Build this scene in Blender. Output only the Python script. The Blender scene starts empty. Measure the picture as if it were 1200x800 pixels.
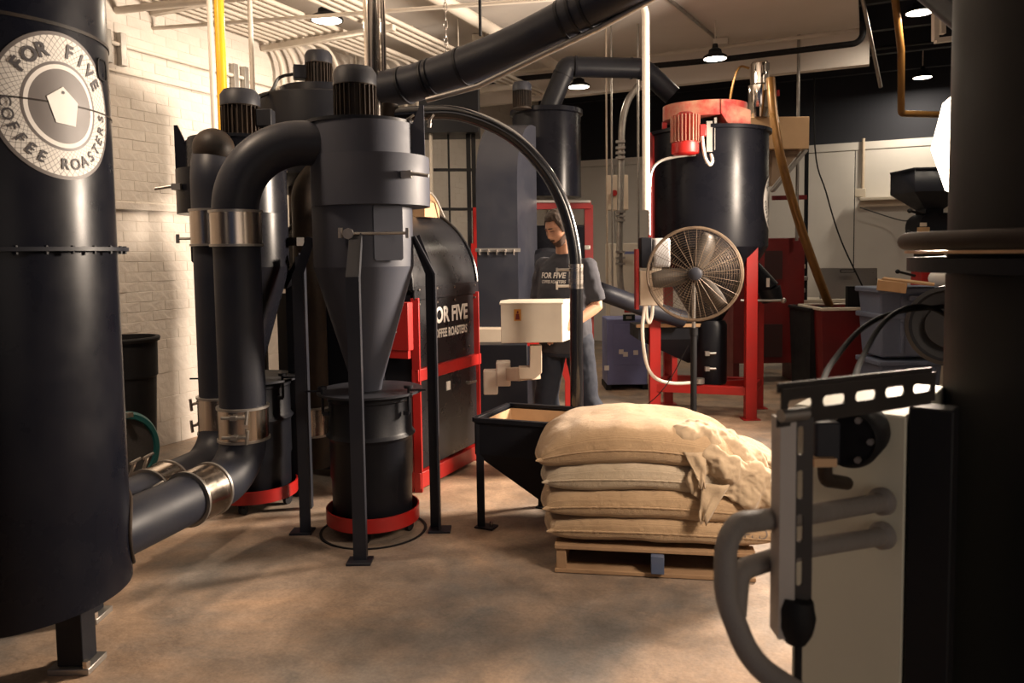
import bpy, bmesh, math, random
from mathutils import Vector, Matrix, noise
random.seed(7)
sc = bpy.context.scene
R = math.radians
PI = math.pi
# ------------------------------------------------------------------ camera
YAW, PITCH, ROLL, FPX, CX, CY = R(25), R(3.8), R(.8), 900.0, 600.0, 357.0
EYE = Vector((0, 0, 1.5))
FW = Vector((-math.sin(YAW), math.cos(YAW), 0))      # horizontal forward
RT = Vector((math.cos(YAW), math.sin(YAW), 0))       # horizontal right
UP = Vector((0, 0, 1))
_f = FW*math.cos(PITCH) - UP*math.sin(PITCH)
_u = FW*math.sin(PITCH) + UP*math.cos(PITCH)
CR = RT*math.cos(ROLL) - _u*math.sin(ROLL)
CU = RT*math.sin(ROLL) + _u*math.cos(ROLL)
cam_d = bpy.data.cameras.new('camera')
cam = bpy.data.objects.new('camera', cam_d)
sc.collection.objects.link(cam)
sc.camera = cam
cam.matrix_world = Matrix(((CR.x, CU.x, -_f.x, EYE.x), (CR.y, CU.y, -_f.y, EYE.y), (CR.z, CU.z, -_f.z, EYE.z), (0, 0, 0, 1)))
cam_d.sensor_width = 36
cam_d.lens = FPX*36/1200
cam_d.shift_y = -(400-CY)/1200
cam_d.clip_start = .05
cam_d.dof.use_dof = True
cam_d.dof.focus_distance = 4.6
cam_d.dof.aperture_fstop = 5.0
# ------------------------------------------------------------------ world, colour
wd = bpy.data.worlds.new('world'); sc.world = wd; wd.use_nodes = True
wd.node_tree.nodes['Background'].inputs[0].default_value = (.30, .42, .75, 1)
wd.node_tree.nodes['Background'].inputs[1].default_value = .09
sc.view_settings.view_transform = 'Standard'
sc.view_settings.look = 'None'
sc.view_settings.gamma = 1
sc.view_settings.use_curve_mapping = False
sc.view_settings.exposure = 0.0

def P(px, py, d):                      # point on the sight line of a photo pixel at horizontal distance d
    r = _f + CR*((px-CX)/FPX) + CU*((CY-py)/FPX)
    return EYE + r*(d/r.dot(FW))
def PZ(px, py, z):                     # same sight line, where it meets height z
    r = _f + CR*((px-CX)/FPX) + CU*((CY-py)/FPX)
    return EYE + r*((z-EYE.z)/r.z)
def F(px, py): return PZ(px, py, 0)
def C(lat, d, z=0): return RT*lat + FW*d + UP*z
def PX(px, d, z=0):                    # horizontal position of column px at distance d, at height z
    p = P(px, 300, d); return Vector((p.x, p.y, z))
def at(v, z): return Vector((v.x, v.y, z))

def area_lamp(name, loc, target, size, power, col, size_y=None):
    l = bpy.data.lights.new(name, 'AREA'); l.energy = power; l.color = col
    l.size = size
    if size_y: l.shape = 'RECTANGLE'; l.size_y = size_y
    o = bpy.data.objects.new(name, l); sc.collection.objects.link(o)
    o.location = loc
    o.rotation_euler = (Vector(target)-Vector(loc)).to_track_quat('-Z', 'Y').to_euler()
    return o
WARM = (1, .82, .65)
KEY_POWER = 425; HIGH_POWER = 48; REAR_POWER = 22
# softbox seen at the right edge
SB = P(1146, 165, 5.2)
SBN = (RT*-.97 + FW*-.20 + UP*-.06).normalized()
k_ = area_lamp('softbox_light', SB + SBN*.03, SB + SBN*3, .62, KEY_POWER, WARM); k_.data.spread = R(150)
# high lamp near the brick wall between the tank and the ducts (out of frame)
area_lamp('high_light', C(-2.2, 3.5, 3.6), C(-2.9, 4.7, .6), .25, HIGH_POWER, (1, .76, .55))
# added warm fill on the right, aimed at the sack fronts (out of frame)
k_ = area_lamp('sack_fill_light', C(2.0, 1.9, 2.0), C(.75, 3.8, .5), .5, 18, (1, .80, .62)); k_.data.spread = R(75)
# broad warm fill added behind the camera to lift the front faces
area_lamp('rear_fill_light', C(2.2, -1.7, 1.7), C(.6, 4.5, .7), 3.0, REAR_POWER, (1, .82, .66), size_y=2.0)

# ------------------------------------------------------------------ materials
MATS = {}
def mat(name, col, rough=.5, metal=0, col2=None, scale=6, spread=.5, bump=0, bscale=60, rv=.1, emit=None, es=1, spec=None, stretch=None, detail=6, coat=0):
    if name in MATS: return MATS[name]
    m = bpy.data.materials.new(name); m.use_nodes = True
    nt = m.node_tree; b = nt.nodes['Principled BSDF']
    b.inputs['Base Color'].default_value = (*col, 1)
    b.inputs['Roughness'].default_value = rough
    b.inputs['Metallic'].default_value = metal
    if spec is not None: b.inputs['Specular IOR Level'].default_value = spec
    if coat: b.inputs['Coat Weight'].default_value = coat
    tc = nt.nodes.new('ShaderNodeTexCoord')
    src = tc.outputs['Object']
    if stretch:
        mp = nt.nodes.new('ShaderNodeMapping'); mp.inputs['Scale'].default_value = stretch
        nt.links.new(src, mp.inputs[0]); src = mp.outputs[0]
    if col2 or rv:
        n = nt.nodes.new('ShaderNodeTexNoise'); n.inputs['Scale'].default_value = scale; n.inputs['Detail'].default_value = detail; n.inputs['Roughness'].default_value = .6
        nt.links.new(src, n.inputs['Vector'])
        if col2:
            cr = nt.nodes.new('ShaderNodeValToRGB')
            cr.color_ramp.elements[0].position = .5-spread/2+.02; cr.color_ramp.elements[1].position = .5+spread/2
            cr.color_ramp.elements[0].color = (*col, 1); cr.color_ramp.elements[1].color = (*col2, 1)
            nt.links.new(n.outputs['Fac'], cr.inputs[0]); nt.links.new(cr.outputs[0], b.inputs['Base Color'])
        if rv:
            mr = nt.nodes.new('ShaderNodeMapRange'); mr.inputs['From Min'].default_value = .3; mr.inputs['From Max'].default_value = .7
            mr.inputs['To Min'].default_value = max(.05, rough-rv); mr.inputs['To Max'].default_value = min(1, rough+rv)
            nt.links.new(n.outputs['Fac'], mr.inputs[0]); nt.links.new(mr.outputs[0], b.inputs['Roughness'])
    if bump:
        n2 = nt.nodes.new('ShaderNodeTexNoise'); n2.inputs['Scale'].default_value = bscale; n2.inputs['Detail'].default_value = 4
        nt.links.new(src, n2.inputs['Vector'])
        bp = nt.nodes.new('ShaderNodeBump'); bp.inputs['Strength'].default_value = bump; bp.inputs['Distance'].default_value = .01
        nt.links.new(n2.outputs['Fac'], bp.inputs['Height']); nt.links.new(bp.outputs[0], b.inputs['Normal'])
    if emit:
        b.inputs['Emission Color'].default_value = (*emit, 1); b.inputs['Emission Strength'].default_value = es
    MATS[name] = m
    return m
BLK = mat('black_paint', (.005, .006, .010), .45, 0, (.010, .0105, .014), 3.5, .6, spec=.22, rv=.1, bump=.04, bscale=90)
NAVY = mat('navy_black_paint', (.042, .048, .070), .58, 0, (.058, .060, .076), 2.5, .6, spec=.30, rv=.1)
TANKM = mat('glossy_tank_paint', (.0035, .0045, .009), .30, 0, (.009, .009, .013), 3, .6, spec=.16, rv=.08)
SILOM = mat('silo_paint', (.0045, .005, .008), .28, 0, (.009, .009, .012), 2, .6, spec=.13, rv=.08)
CHAR = mat('charcoal_paint', (.010, .012, .020), .5, 0, (.017, .018, .024), 5, .6, spec=.35, rv=.1)
DUCT = mat('duct_paint', (.011, .014, .026), .48, 0, (.022, .023, .030), 4, .5, spec=.3, rv=.08)
DUSTY = mat('dusty_black', (.012, .011, .011), .55, 0, (.055, .036, .024), 4, .45, spec=.2, rv=.1, bump=.05)
RED = mat('red_paint', (.38, .011, .009), .42, 0, (.29, .009, .007), 5, .5, rv=.08)
DRED = mat('dark_red_paint', (.16, .009, .009), .45, 0, (.11, .007, .007), 4, .5)
DUSTRED = mat('dusty_red', (.42, .03, .025), .55, 0, (.42, .22, .14), 7, .3, rv=.1)
STEEL = mat('brushed_steel', (.50, .45, .40), .26, 1, (.36, .32, .29), 3, .6, stretch=(1, 1, 12), rv=.06)
SIDE = mat('brushed_band', (.62, .54, .46), .24, 1, (.50, .43, .37), 5, .6, stretch=(12, 12, .4), rv=.05)
CABLE = mat('matt_cable', (.008, .008, .009), .9, 0, rv=0, spec=.1)
CHROME = mat('chrome', (.78, .72, .66), .12, 1, rv=.03)
DULLS = mat('dull_zinc', (.42, .40, .37), .4, .8, (.30, .28, .26), 12, .5)
WHITEP = mat('white_pipe_paint', (.72, .66, .58), .42, 0, (.62, .56, .48), 5, .6)
YEL = mat('yellow_pipe', (.80, .45, .01), .38, 0, (.66, .36, .01), 5, .5)
CREAM = mat('cream_enamel', (.66, .60, .50), .45, 0, (.58, .52, .43), 7, .5, rv=.08)
BEIGE = mat('beige_plastic', (.56, .47, .37), .5, 0, (.48, .39, .30), 5, .5)
BLUEC = mat('blue_enamel', (.17, .19, .40), .45, 0, (.14, .16, .33), 4, .5)
BLUEP = mat('blue_grey_plastic', (.085, .11, .17), .55, 0, (.12, .14, .20), 8, .5)
RUB = mat('black_rubber', (.007, .007, .0085), .65, 0, rv=.08, spec=.3)
HOSE = mat('glossy_hose', (.010, .010, .012), .22, 0, rv=.05, coat=.5)
WOODP = mat('rough_pallet_wood', (.22, .13, .07), .8, 0, (.38, .24, .13), 4, .7, stretch=(1, 1, 1), bump=.3, bscale=30)
PLY = mat('plywood', (.48, .31, .17), .7, 0, (.38, .24, .13), 9, .5)
CARD = mat('cardboard', (.42, .26, .13), .8, 0, (.36, .22, .11), 6, .5)
COPPER = mat('tan_sheet_metal', (.58, .38, .22), .35, .5, (.50, .32, .18), 4, .5)
BRONZE = mat('amber_hose', (.26, .13, .035), .35, .3, (.20, .095, .028), 9, .5)
WHITE = mat('white_print', (.70, .67, .63), .6, 0, rv=0)
INK = mat('dark_print', (.055, .05, .055), .6, 0, rv=0)
GREYINK = mat('grey_print', (.12, .105, .10), .5, 0, rv=.04)
TEAL = mat('teal_rubber', (.01, .10, .10), .5, 0, (.008, .07, .075), 5, .5)
LAMPW = mat('lamp_glow', (1, 1, 1), .5, emit=(1, .86, .70), es=14)
SOFTW = mat('softbox_glow', (1, 1, 1), .5, emit=(1, .84, .66), es=9)
GLASSW = mat('display_glass', (.02, .03, .03), .12, 0, rv=0)

def concrete():
    m = bpy.data.materials.new('stained_shadowed_concrete'); m.use_nodes = True; nt = m.node_tree; b = nt.nodes['Principled BSDF']
    tc = nt.nodes.new('ShaderNodeTexCoord')
    def nz(s, det, ro=.6, dist=0):
        n = nt.nodes.new('ShaderNodeTexNoise'); n.inputs['Scale'].default_value = s; n.inputs['Detail'].default_value = det
        n.inputs['Roughness'].default_value = ro; n.inputs['Distortion'].default_value = dist
        nt.links.new(tc.outputs['Object'], n.inputs['Vector']); return n
    def ramp(n, p0, c0, p1, c1):
        r = nt.nodes.new('ShaderNodeValToRGB'); e = r.color_ramp.elements
        e[0].position = p0; e[0].color = (*c0, 1); e[1].position = p1; e[1].color = (*c1, 1)
        nt.links.new(n.outputs['Fac'], r.inputs[0]); return r
    a = ramp(nz(.75, 7, .62, .6), .40, (.27, .235, .205), .58, (.46, .32, .22))
    c = ramp(nz(5, 9, .7, .3), .30, (.55, .55, .55), .72, (1.15, 1.12, 1.08))
    d = ramp(nz(70, 3, .6), .35, (.86, .86, .86), .62, (1.04, 1.04, 1.04))
    e = ramp(nz(1.9, 5, .6, 1.5), .63, (1, 1, 1), .70, (1.25, 1.2, 1.12))
    last = a.outputs[0]
    for x in (c, d, e):
        mx = nt.nodes.new('ShaderNodeMix'); mx.data_type = 'RGBA'; mx.blend_type = 'MULTIPLY'; mx.inputs[0].default_value = 1
        nt.links.new(last, mx.inputs[6]); nt.links.new(x.outputs[0], mx.inputs[7]); last = mx.outputs[2]
    nt.links.new(last, b.inputs['Base Color'])
    # grey patch: partly real stain, partly the shadow before the sacks painted in
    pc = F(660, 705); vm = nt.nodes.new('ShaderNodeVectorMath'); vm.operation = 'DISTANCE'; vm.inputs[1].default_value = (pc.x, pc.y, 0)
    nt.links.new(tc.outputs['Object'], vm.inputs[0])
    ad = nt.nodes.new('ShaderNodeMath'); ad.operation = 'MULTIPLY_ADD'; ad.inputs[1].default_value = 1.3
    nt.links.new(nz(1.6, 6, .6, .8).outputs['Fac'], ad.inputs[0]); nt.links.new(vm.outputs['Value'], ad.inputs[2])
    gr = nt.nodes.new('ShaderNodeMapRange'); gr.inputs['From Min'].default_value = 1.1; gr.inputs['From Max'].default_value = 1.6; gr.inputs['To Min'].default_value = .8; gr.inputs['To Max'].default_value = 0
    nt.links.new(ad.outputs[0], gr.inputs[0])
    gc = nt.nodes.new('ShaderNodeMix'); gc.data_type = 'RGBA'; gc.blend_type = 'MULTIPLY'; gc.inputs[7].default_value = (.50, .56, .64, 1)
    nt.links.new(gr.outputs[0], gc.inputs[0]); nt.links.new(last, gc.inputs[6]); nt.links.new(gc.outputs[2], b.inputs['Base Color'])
    rr = ramp(nz(2.5, 6), .35, (.42,)*3, .65, (.68,)*3); nt.links.new(rr.outputs[0], b.inputs['Roughness'])
    bp = nt.nodes.new('ShaderNodeBump'); bp.inputs['Strength'].default_value = .25; bp.inputs['Distance'].default_value = .01
    nt.links.new(nz(28, 8).outputs['Fac'], bp.inputs['Height']); nt.links.new(bp.outputs[0], b.inputs['Normal'])
    return m
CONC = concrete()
BRICKM = mat('painted_brick', (.70, .645, .585), .75, 0, (.61, .555, .495), 3.5, .6, bump=.8, bscale=20)
BRICKM2 = mat('painted_mortar', (.66, .60, .54), .85, 0, (.57, .52, .46), 6, .6, bump=.5, bscale=40)
CEILM = mat('ceiling_paint', (.78, .73, .69), .8, 0, (.68, .64, .59), 1.1, .6)
PANELM = mat('white_wall_panel', (.66, .64, .61), .6, 0, (.56, .54, .51), 1.4, .7)
DARKM = mat('dark_upper_wall', (.012, .014, .022), .8, 0, rv=0)
DECKM = mat('dark_deck_metal', (.045, .045, .05), .6, .2, (.07, .065, .06), 3, .5)

def burlap(name, c1, c2, sc_=1.0):
    m = bpy.data.materials.new(name); m.use_nodes = True; nt = m.node_tree; b = nt.nodes['Principled BSDF']
    b.inputs['Roughness'].default_value = .92; b.inputs['Specular IOR Level'].default_value = .15
    b.inputs['Sheen Weight'].default_value = .25
    tc = nt.nodes.new('ShaderNodeTexCoord')
    n = nt.nodes.new('ShaderNodeTexNoise'); n.inputs['Scale'].default_value = 4*sc_; n.inputs['Detail'].default_value = 8
    nt.links.new(tc.outputs['Object'], n.inputs[0])
    r = nt.nodes.new('ShaderNodeValToRGB'); e = r.color_ramp.elements
    e[0].position = .3; e[0].color = (*c1, 1); e[1].position = .7; e[1].color = (*c2, 1)
    nt.links.new(n.outputs['Fac'], r.inputs[0])
    # weave
    w = []
    for ax in ('X', 'Y'):
        wv = nt.nodes.new('ShaderNodeTexWave'); wv.bands_direction = ax; wv.inputs['Scale'].default_value = 95; wv.inputs['Distortion'].default_value = 1.2; wv.inputs['Detail Scale'].default_value = 3
        nt.links.new(tc.outputs['UV'], wv.inputs[0]); w.append(wv)
    mu = nt.nodes.new('ShaderNodeMath'); mu.operation = 'MULTIPLY'
    nt.links.new(w[0].outputs['Fac'], mu.inputs[0]); nt.links.new(w[1].outputs['Fac'], mu.inputs[1])
    bp = nt.nodes.new('ShaderNodeBump'); bp.inputs['Strength'].default_value = .5; bp.inputs['Distance'].default_value = .004
    nt.links.new(mu.outputs[0], bp.inputs['Height'])
    n3 = nt.nodes.new('ShaderNodeTexNoise'); n3.inputs['Scale'].default_value = 22; n3.inputs['Detail'].default_value = 5
    nt.links.new(tc.outputs['Object'], n3.inputs[0])
    bp2 = nt.nodes.new('ShaderNodeBump'); bp2.inputs['Strength'].default_value = .35; bp2.inputs['Distance'].default_value = .02
    nt.links.new(n3.outputs['Fac'], bp2.inputs['Height']); nt.links.new(bp.outputs[0], bp2.inputs['Normal'])
    nt.links.new(bp2.outputs[0], b.inputs['Normal'])
    mr = nt.nodes.new('ShaderNodeMapRange'); mr.inputs['To Min'].default_value = .72; mr.inputs['To Max'].default_value = 1.06
    nt.links.new(mu.outputs[0], mr.inputs[0])
    mx = nt.nodes.new('ShaderNodeMix'); mx.data_type = 'RGBA'; mx.blend_type = 'MULTIPLY'; mx.inputs[0].default_value = 1
    nt.links.new(r.outputs[0], mx.inputs[6]); nt.links.new(mr.outputs[0], mx.inputs[7]); nt.links.new(mx.outputs[2], b.inputs['Base Color'])
    return m
BURL = burlap('burlap', (.44, .295, .17), (.54, .375, .225))
BURL2 = burlap('grey_burlap', (.50, .40, .28), (.60, .49, .36))
BURL3 = burlap('pale_burlap', (.50, .37, .24), (.60, .46, .31))
SKIN = mat('skin', (.50, .27, .17), .5, 0, (.44, .22, .14), 20, .5, rv=.05)
HAIR = mat('hair', (.028, .017, .012), .8, 0, (.06, .038, .027), 60, .5, bump=.5, bscale=120)
SHIRT = mat('tshirt_cotton', (.020, .021, .030), .9, 0, (.032, .032, .040), 8, .6, bump=.2, bscale=20)
JEANS = mat('denim', (.006, .009, .018), .9, 0, (.011, .015, .027), 12, .6, bump=.2, bscale=25)

# ------------------------------------------------------------------ mesh helper
class MB:
    def __init__(s): s.v = []; s.f = []
    def add(s, vs, fs):
        n = len(s.v); s.v += [Vector(v) for v in vs]; s.f += [tuple(i+n for i in f) for f in fs]; return s
    def box(s, c, size, rot=0, M=None):
        hx, hy, hz = size[0]/2, size[1]/2, size[2]/2
        vs = [Vector((x, y, z)) for x in (-hx, hx) for y in (-hy, hy) for z in (-hz, hz)]
        Q = M if M is not None else Matrix.Rotation(rot, 3, 'Z')
        return s.add([Q @ v + Vector(c) for v in vs], [(0, 1, 3, 2), (4, 6, 7, 5), (0, 4, 5, 1), (2, 3, 7, 6), (0, 2, 6, 4), (1, 5, 7, 3)])
    def bar(s, a, b, w, h=None, up=(0, 0, 1)):
        a = Vector(a); b = Vector(b); h = h or w; d = (b-a); L = d.length; d.normalize(); u = Vector(up)
        if abs(d.dot(u)) > .95: u = RT
        x = d.cross(u).normalized(); y = x.cross(d).normalized()
        return s.box((a+b)/2, (w, L, h), M=Matrix((x, d, y)).transposed())
    def cyl(s, a, b, r0, r1=None, n=24, caps=True):
        a = Vector(a); b = Vector(b); r1 = r0 if r1 is None else r1; d = (b-a).normalized()
        u = Vector((0, 0, 1)) if abs(d.z) < .9 else Vector((1, 0, 0)); x = d.cross(u).normalized(); y = d.cross(x)
        vs = []
        for p, r in ((a, r0), (b, r1)):
            for i in range(n):
                t = 2*PI*i/n; vs.append(p + (x*math.cos(t) + y*math.sin(t))*r)
        fs = [(i, (i+1) % n, n+(i+1) % n, n+i) for i in range(n)]
        if caps: fs += [tuple(range(n-1, -1, -1)), tuple(range(n, 2*n))]
        return s.add(vs, fs)
    def tube(s, pts, r, n=12, caps=True, closed=False, flat=None):
        pts = [Vector(p) for p in pts]; m = len(pts); rr = r if isinstance(r, (list, tuple)) else [r]*m
        T = []
        for i in range(m):
            a = pts[(i-1) % m] if (closed or i) else pts[i]; b = pts[(i+1) % m] if (closed or i < m-1) else pts[i]
            T.append((b-a).normalized())
        u = Vector((0, 0, 1)) if abs(T[0].z) < .9 else Vector((1, 0, 0))
        x = T[0].cross(u).normalized(); vs = []
        for i in range(m):
            x = (x - T[i]*x.dot(T[i])).normalized(); y = T[i].cross(x)
            for k in range(n):
                t = 2*PI*k/n; vs.append(pts[i] + (x*math.cos(t) + y*math.sin(t)*(flat or 1))*rr[i])
        fs = []
        for i in range(m if closed else m-1):
            j = (i+1) % m
            for k in range(n): fs.append((i*n+k, i*n+(k+1) % n, j*n+(k+1) % n, j*n+k))
        if caps and not closed: fs += [tuple(range(n-1, -1, -1)), tuple(range((m-1)*n, m*n))]
        return s.add(vs, fs)
    def lathe(s, prof, c=(0, 0, 0), n=48, M=None, caps=True, a0=0, a1=2*PI):
        c = Vector(c); M = M or Matrix.Identity(3); full = abs(a1-a0-2*PI) < 1e-6; cnt = n if full else n+1; vs = []
        for r, z in prof:
            for i in range(cnt):
                t = a0+(a1-a0)*i/n; vs.append(M @ Vector((r*math.cos(t), r*math.sin(t), z)) + c)
        fs = []
        for j in range(len(prof)-1):
            for i in range(n):
                k = (i+1) % cnt; fs.append((j*cnt+i, j*cnt+k, (j+1)*cnt+k, (j+1)*cnt+i))
        if caps and full:
            if prof[0][0] > 1e-4: fs.append(tuple(range(cnt-1, -1, -1)))
            if prof[-1][0] > 1e-4: fs.append(tuple(range((len(prof)-1)*cnt, len(prof)*cnt)))
        return s.add(vs, fs)
    def prism(s, poly, o, ex, ey, ez, depth):
        # polygon in (ex, ey) at o, extruded along ez
        o = Vector(o); n = len(poly); vs = [o+ex*p[0]+ey*p[1] for p in poly] + [o+ex*p[0]+ey*p[1]+ez*depth for p in poly]
        return s.add(vs, [tuple(range(n-1, -1, -1)), tuple(range(n, 2*n))] + [(i, (i+1) % n, n+(i+1) % n, n+i) for i in range(n)])
    def shell(s, ring0, ring1, t):      # wall band between two closed rings (used for open bins)
        n = len(ring0); vs = list(ring0)+list(ring1)
        return s.add(vs, [(i, (i+1) % n, n+(i+1) % n, n+i) for i in range(n)])
    def ball(s, c, r, sx=1, sy=1, sz=1, n=12, M=None):
        prof = [(math.sin(PI*i/n)*1.0, -math.cos(PI*i/n)) for i in range(n+1)]
        prof[0] = (1e-5, -1); prof[-1] = (1e-5, 1)
        M = M or Matrix.Identity(3)
        return s.lathe(prof, c, n*2, M=M @ Matrix.Diagonal((r*sx, r*sy, r*sz)), caps=False)
    def build(s, name, m, parent=None, bev=0, smooth=True, ang=38, origin=None, label=None, kind=None, solid=0, sub=0):
        me = bpy.data.meshes.new(name)
        if parent is not None: o0 = WORLD[parent.name]
        elif origin is not None: o0 = Vector(origin)
        else:
            xs = [v.x for v in s.v]; ys = [v.y for v in s.v]; zs = [v.z for v in s.v]
            o0 = Vector(((min(xs)+max(xs))/2, (min(ys)+max(ys))/2, min(zs)))
        me.from_pydata([v-o0 for v in s.v], [], s.f)
        bm = bmesh.new(); bm.from_mesh(me); bmesh.ops.recalc_face_normals(bm, faces=bm.faces); bm.to_mesh(me); bm.free()
        if smooth:
            me.polygons.foreach_set('use_smooth', [True]*len(me.polygons)); me.set_sharp_from_angle(angle=R(ang))
        me.materials.append(m)
        o = bpy.data.objects.new(name, me); sc.collection.objects.link(o)
        if parent is not None: o.parent = parent; WORLD[o.name] = o0
        else: o.location = o0; WORLD[o.name] = o0
        if bev:
            b = o.modifiers.new('bevel', 'BEVEL'); b.width = bev; b.segments = 2; b.limit_method = 'ANGLE'; b.angle_limit = R(40)
        if solid:
            b = o.modifiers.new('solid', 'SOLIDIFY'); b.thickness = solid; b.offset = 0
        if sub:
            b = o.modifiers.new('sub', 'SUBSURF'); b.levels = sub; b.render_levels = sub
        if label: o['label'] = label
        if kind: o['kind'] = kind
        return o
WORLD = {}
def thing(name, label, cat, loc, group=None):
    o = bpy.data.objects.new(name, None); sc.collection.objects.link(o); o.location = loc
    o.empty_display_size = .1
    o['label'] = label; o['category'] = cat
    if group: o['group'] = group
    WORLD[o.name] = Vector(loc); return o
def tag(o, label, cat, group=None, kind=None):
    o['label'] = label; o['category'] = cat
    if group: o['group'] = group
    if kind: o['kind'] = kind
    return o
def copy_thing(root, newloc, label, group=None, rz=0):
    r = root.copy(); sc.collection.objects.link(r); r.location = newloc; r.rotation_euler = (0, 0, rz); r['label'] = label
    if group: r['group'] = group
    for ch in list(root.children):
        c = ch.copy(); sc.collection.objects.link(c); c.parent = r
        for g in list(ch.children):
            d = g.copy(); sc.collection.objects.link(d); d.parent = c
    return r
def fillet(pts, rad, n=8):
    pts = [Vector(p) for p in pts]; out = [pts[0]]
    for i in range(1, len(pts)-1):
        r = rad[i-1] if isinstance(rad, (list, tuple)) else rad
        a = (pts[i-1]-pts[i]).normalized(); b = (pts[i+1]-pts[i]).normalized()
        ang = a.angle(b); t = min(r/math.tan(ang/2), (pts[i-1]-pts[i]).length*.98, (pts[i+1]-pts[i]).length*.98); rr = t*math.tan(ang/2)
        c = pts[i] + (a+b).normalized()*(rr/math.sin(ang/2))
        s0 = pts[i]+a*t-c; s1 = pts[i]+b*t-c; tot = s0.angle(s1)
        for k in range(n+1):
            w = k/n; out.append(c + (s0*math.sin((1-w)*tot)+s1*math.sin(w*tot))/math.sin(tot))
    out.append(pts[-1]); return out
def bez(pts, n=24):                     # Catmull-Rom through points
    pts = [Vector(p) for p in pts]; q = [pts[0]*2-pts[1]] + pts + [pts[-1]*2-pts[-2]]; out = []
    per = max(2, n//(len(pts)-1))
    for i in range(1, len(q)-2):
        for k in range(per):
            t = k/per; a, b, c, d = q[i-1], q[i], q[i+1], q[i+2]
            out.append(.5*((2*b)+(c-a)*t+(2*a-5*b+4*c-d)*t*t+(3*b-a-3*c+d)*t**3))
    out.append(pts[-1]); return out
_glyph = {}
def glyph(txt, bold=.012, ext=0.0):
    k = (txt, bold, ext)
    if k in _glyph: return _glyph[k]
    c = bpy.data.curves.new('t', 'FONT'); c.body = txt; c.size = 1; c.offset = bold; c.extrude = ext; c.align_x = 'CENTER'; c.resolution_u = 4
    o = bpy.data.objects.new('t', c); sc.collection.objects.link(o)
    dg = bpy.context.evaluated_depsgraph_get(); me = o.evaluated_get(dg).to_mesh()
    r = ([v.co.copy() for v in me.vertices], [tuple(p.vertices) for p in me.polygons])
    o.evaluated_get(dg).to_mesh_clear(); bpy.data.objects.remove(o); bpy.data.curves.remove(c)
    _glyph[k] = r; return r
def flat_text(mb, txt, o, ex, ey, h, width=None, bold=.012, left=False, skew=0):
    vs, fs = glyph(txt, bold)
    x0 = min(v.x for v in vs); x1 = max(v.x for v in vs); s = h/.70; sx = s if width is None else width/(x1-x0)
    xc = x0 if left else (x0+x1)/2
    ez = ex.cross(ey)
    mb.add([o + ex*((v.x-xc)*sx + skew*v.y*s) + ey*(v.y*s) for v in vs], fs)
def tbolt(mb, p, d, bar, L=.08, r=.008, bl=.07):
    p = Vector(p); d = Vector(d).normalized(); bar = Vector(bar).normalized()
    mb.cyl(p, p+d*L, r, n=10); mb.cyl(p+d*L-bar*bl/2, p+d*L+bar*bl/2, r*1.0, n=10); mb.cyl(p-d*.005, p+d*.02, r*1.9, n=6)
FL = -FW   # toward the camera

# ================================================================== SETTING
def struct(mb, name, m, **k):
    o = mb.build(name, m, **k); o['kind'] = 'structure'; return o
XL, XR, YB, YF = -5.12, 6.2, 12.5, -3.0
def plane_box(x0, x1, y0, y1, z0, z1): return MB().box(((x0+x1)/2, (y0+y1)/2, (z0+z1)/2), (x1-x0, y1-y0, z1-z0))
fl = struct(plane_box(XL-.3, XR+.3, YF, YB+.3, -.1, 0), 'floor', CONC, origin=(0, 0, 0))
# floor joints
mb = MB()
jm = mat('joint_dark', (.07, .06, .05), .9)
for a, b in ((F(376, 612), F(700, 560)), (F(380, 598), F(640, 548))):
    pass
wl = struct(plane_box(XL-.3, XL-.0032, YF, YB+.3, 0, 4.4), 'wall_left', BRICKM2, origin=(XL, 0, 0))
# painted block courses below, brick courses above
def brick_mesh(name, l, h, seed):
    rnd = random.Random(seed); bm = MB(); d = .016
    hx, hz = l/2-.0035, h/2-.003; e = .004
    vs = [(-.0035, -l/2+.001, -h/2+.001), (-.0035, l/2-.001, -h/2+.001), (-.0035, l/2-.001, h/2-.001), (-.0035, -l/2+.001, h/2-.001)]
    f = []
    fr = [(rnd.uniform(-.0015, .0015), s*hx+rnd.uniform(-.002, .002), t*hz+rnd.uniform(-.0015, .0015)) for s, t in ((-1, -1), (1, -1), (1, 1), (-1, 1))]
    vs += fr; f = [(4, 5, 6, 7), (0, 1, 5, 4), (1, 2, 6, 5), (2, 3, 7, 6), (3, 0, 4, 7)]
    me = bpy.data.meshes.new(name); me.from_pydata(vs, [], f); me.materials.append(BRICKM); me.update(); return me
bl, bh = .235, .0775
bmeshes = [brick_mesh('brick', bl, bh, i) for i in range(4)]
kmeshes = [brick_mesh('block', .40, .195, i) for i in range(3)]
cands = []
z0b = 4*.195
for row in range(int((4.3-z0b)/bh)):
    z = z0b + (row+.5)*bh
    y = 2.4 + (.5*bl if row % 2 else 0)
    while y < YB-.1:
        cands.append((y, z)); y += bl
def vis(y, z):
    v = Vector((XL, y, z))-EYE; dd = v.dot(FW)
    if dd < .5: return None
    px = CX + FPX*v.dot(CR)/v.dot(_f); py = CY - FPX*v.dot(CU)/v.dot(_f)
    return px, py, dd
rest = MB(); near = []
for (y, z) in cands:
    q = vis(y, z)
    if q and 118 < q[0] < 250 and -8 < q[1] < 420: near.append((q[2], y, z))
    else: near.append((99+random.random(), y, z))
near.sort(); cnt = 0
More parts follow.
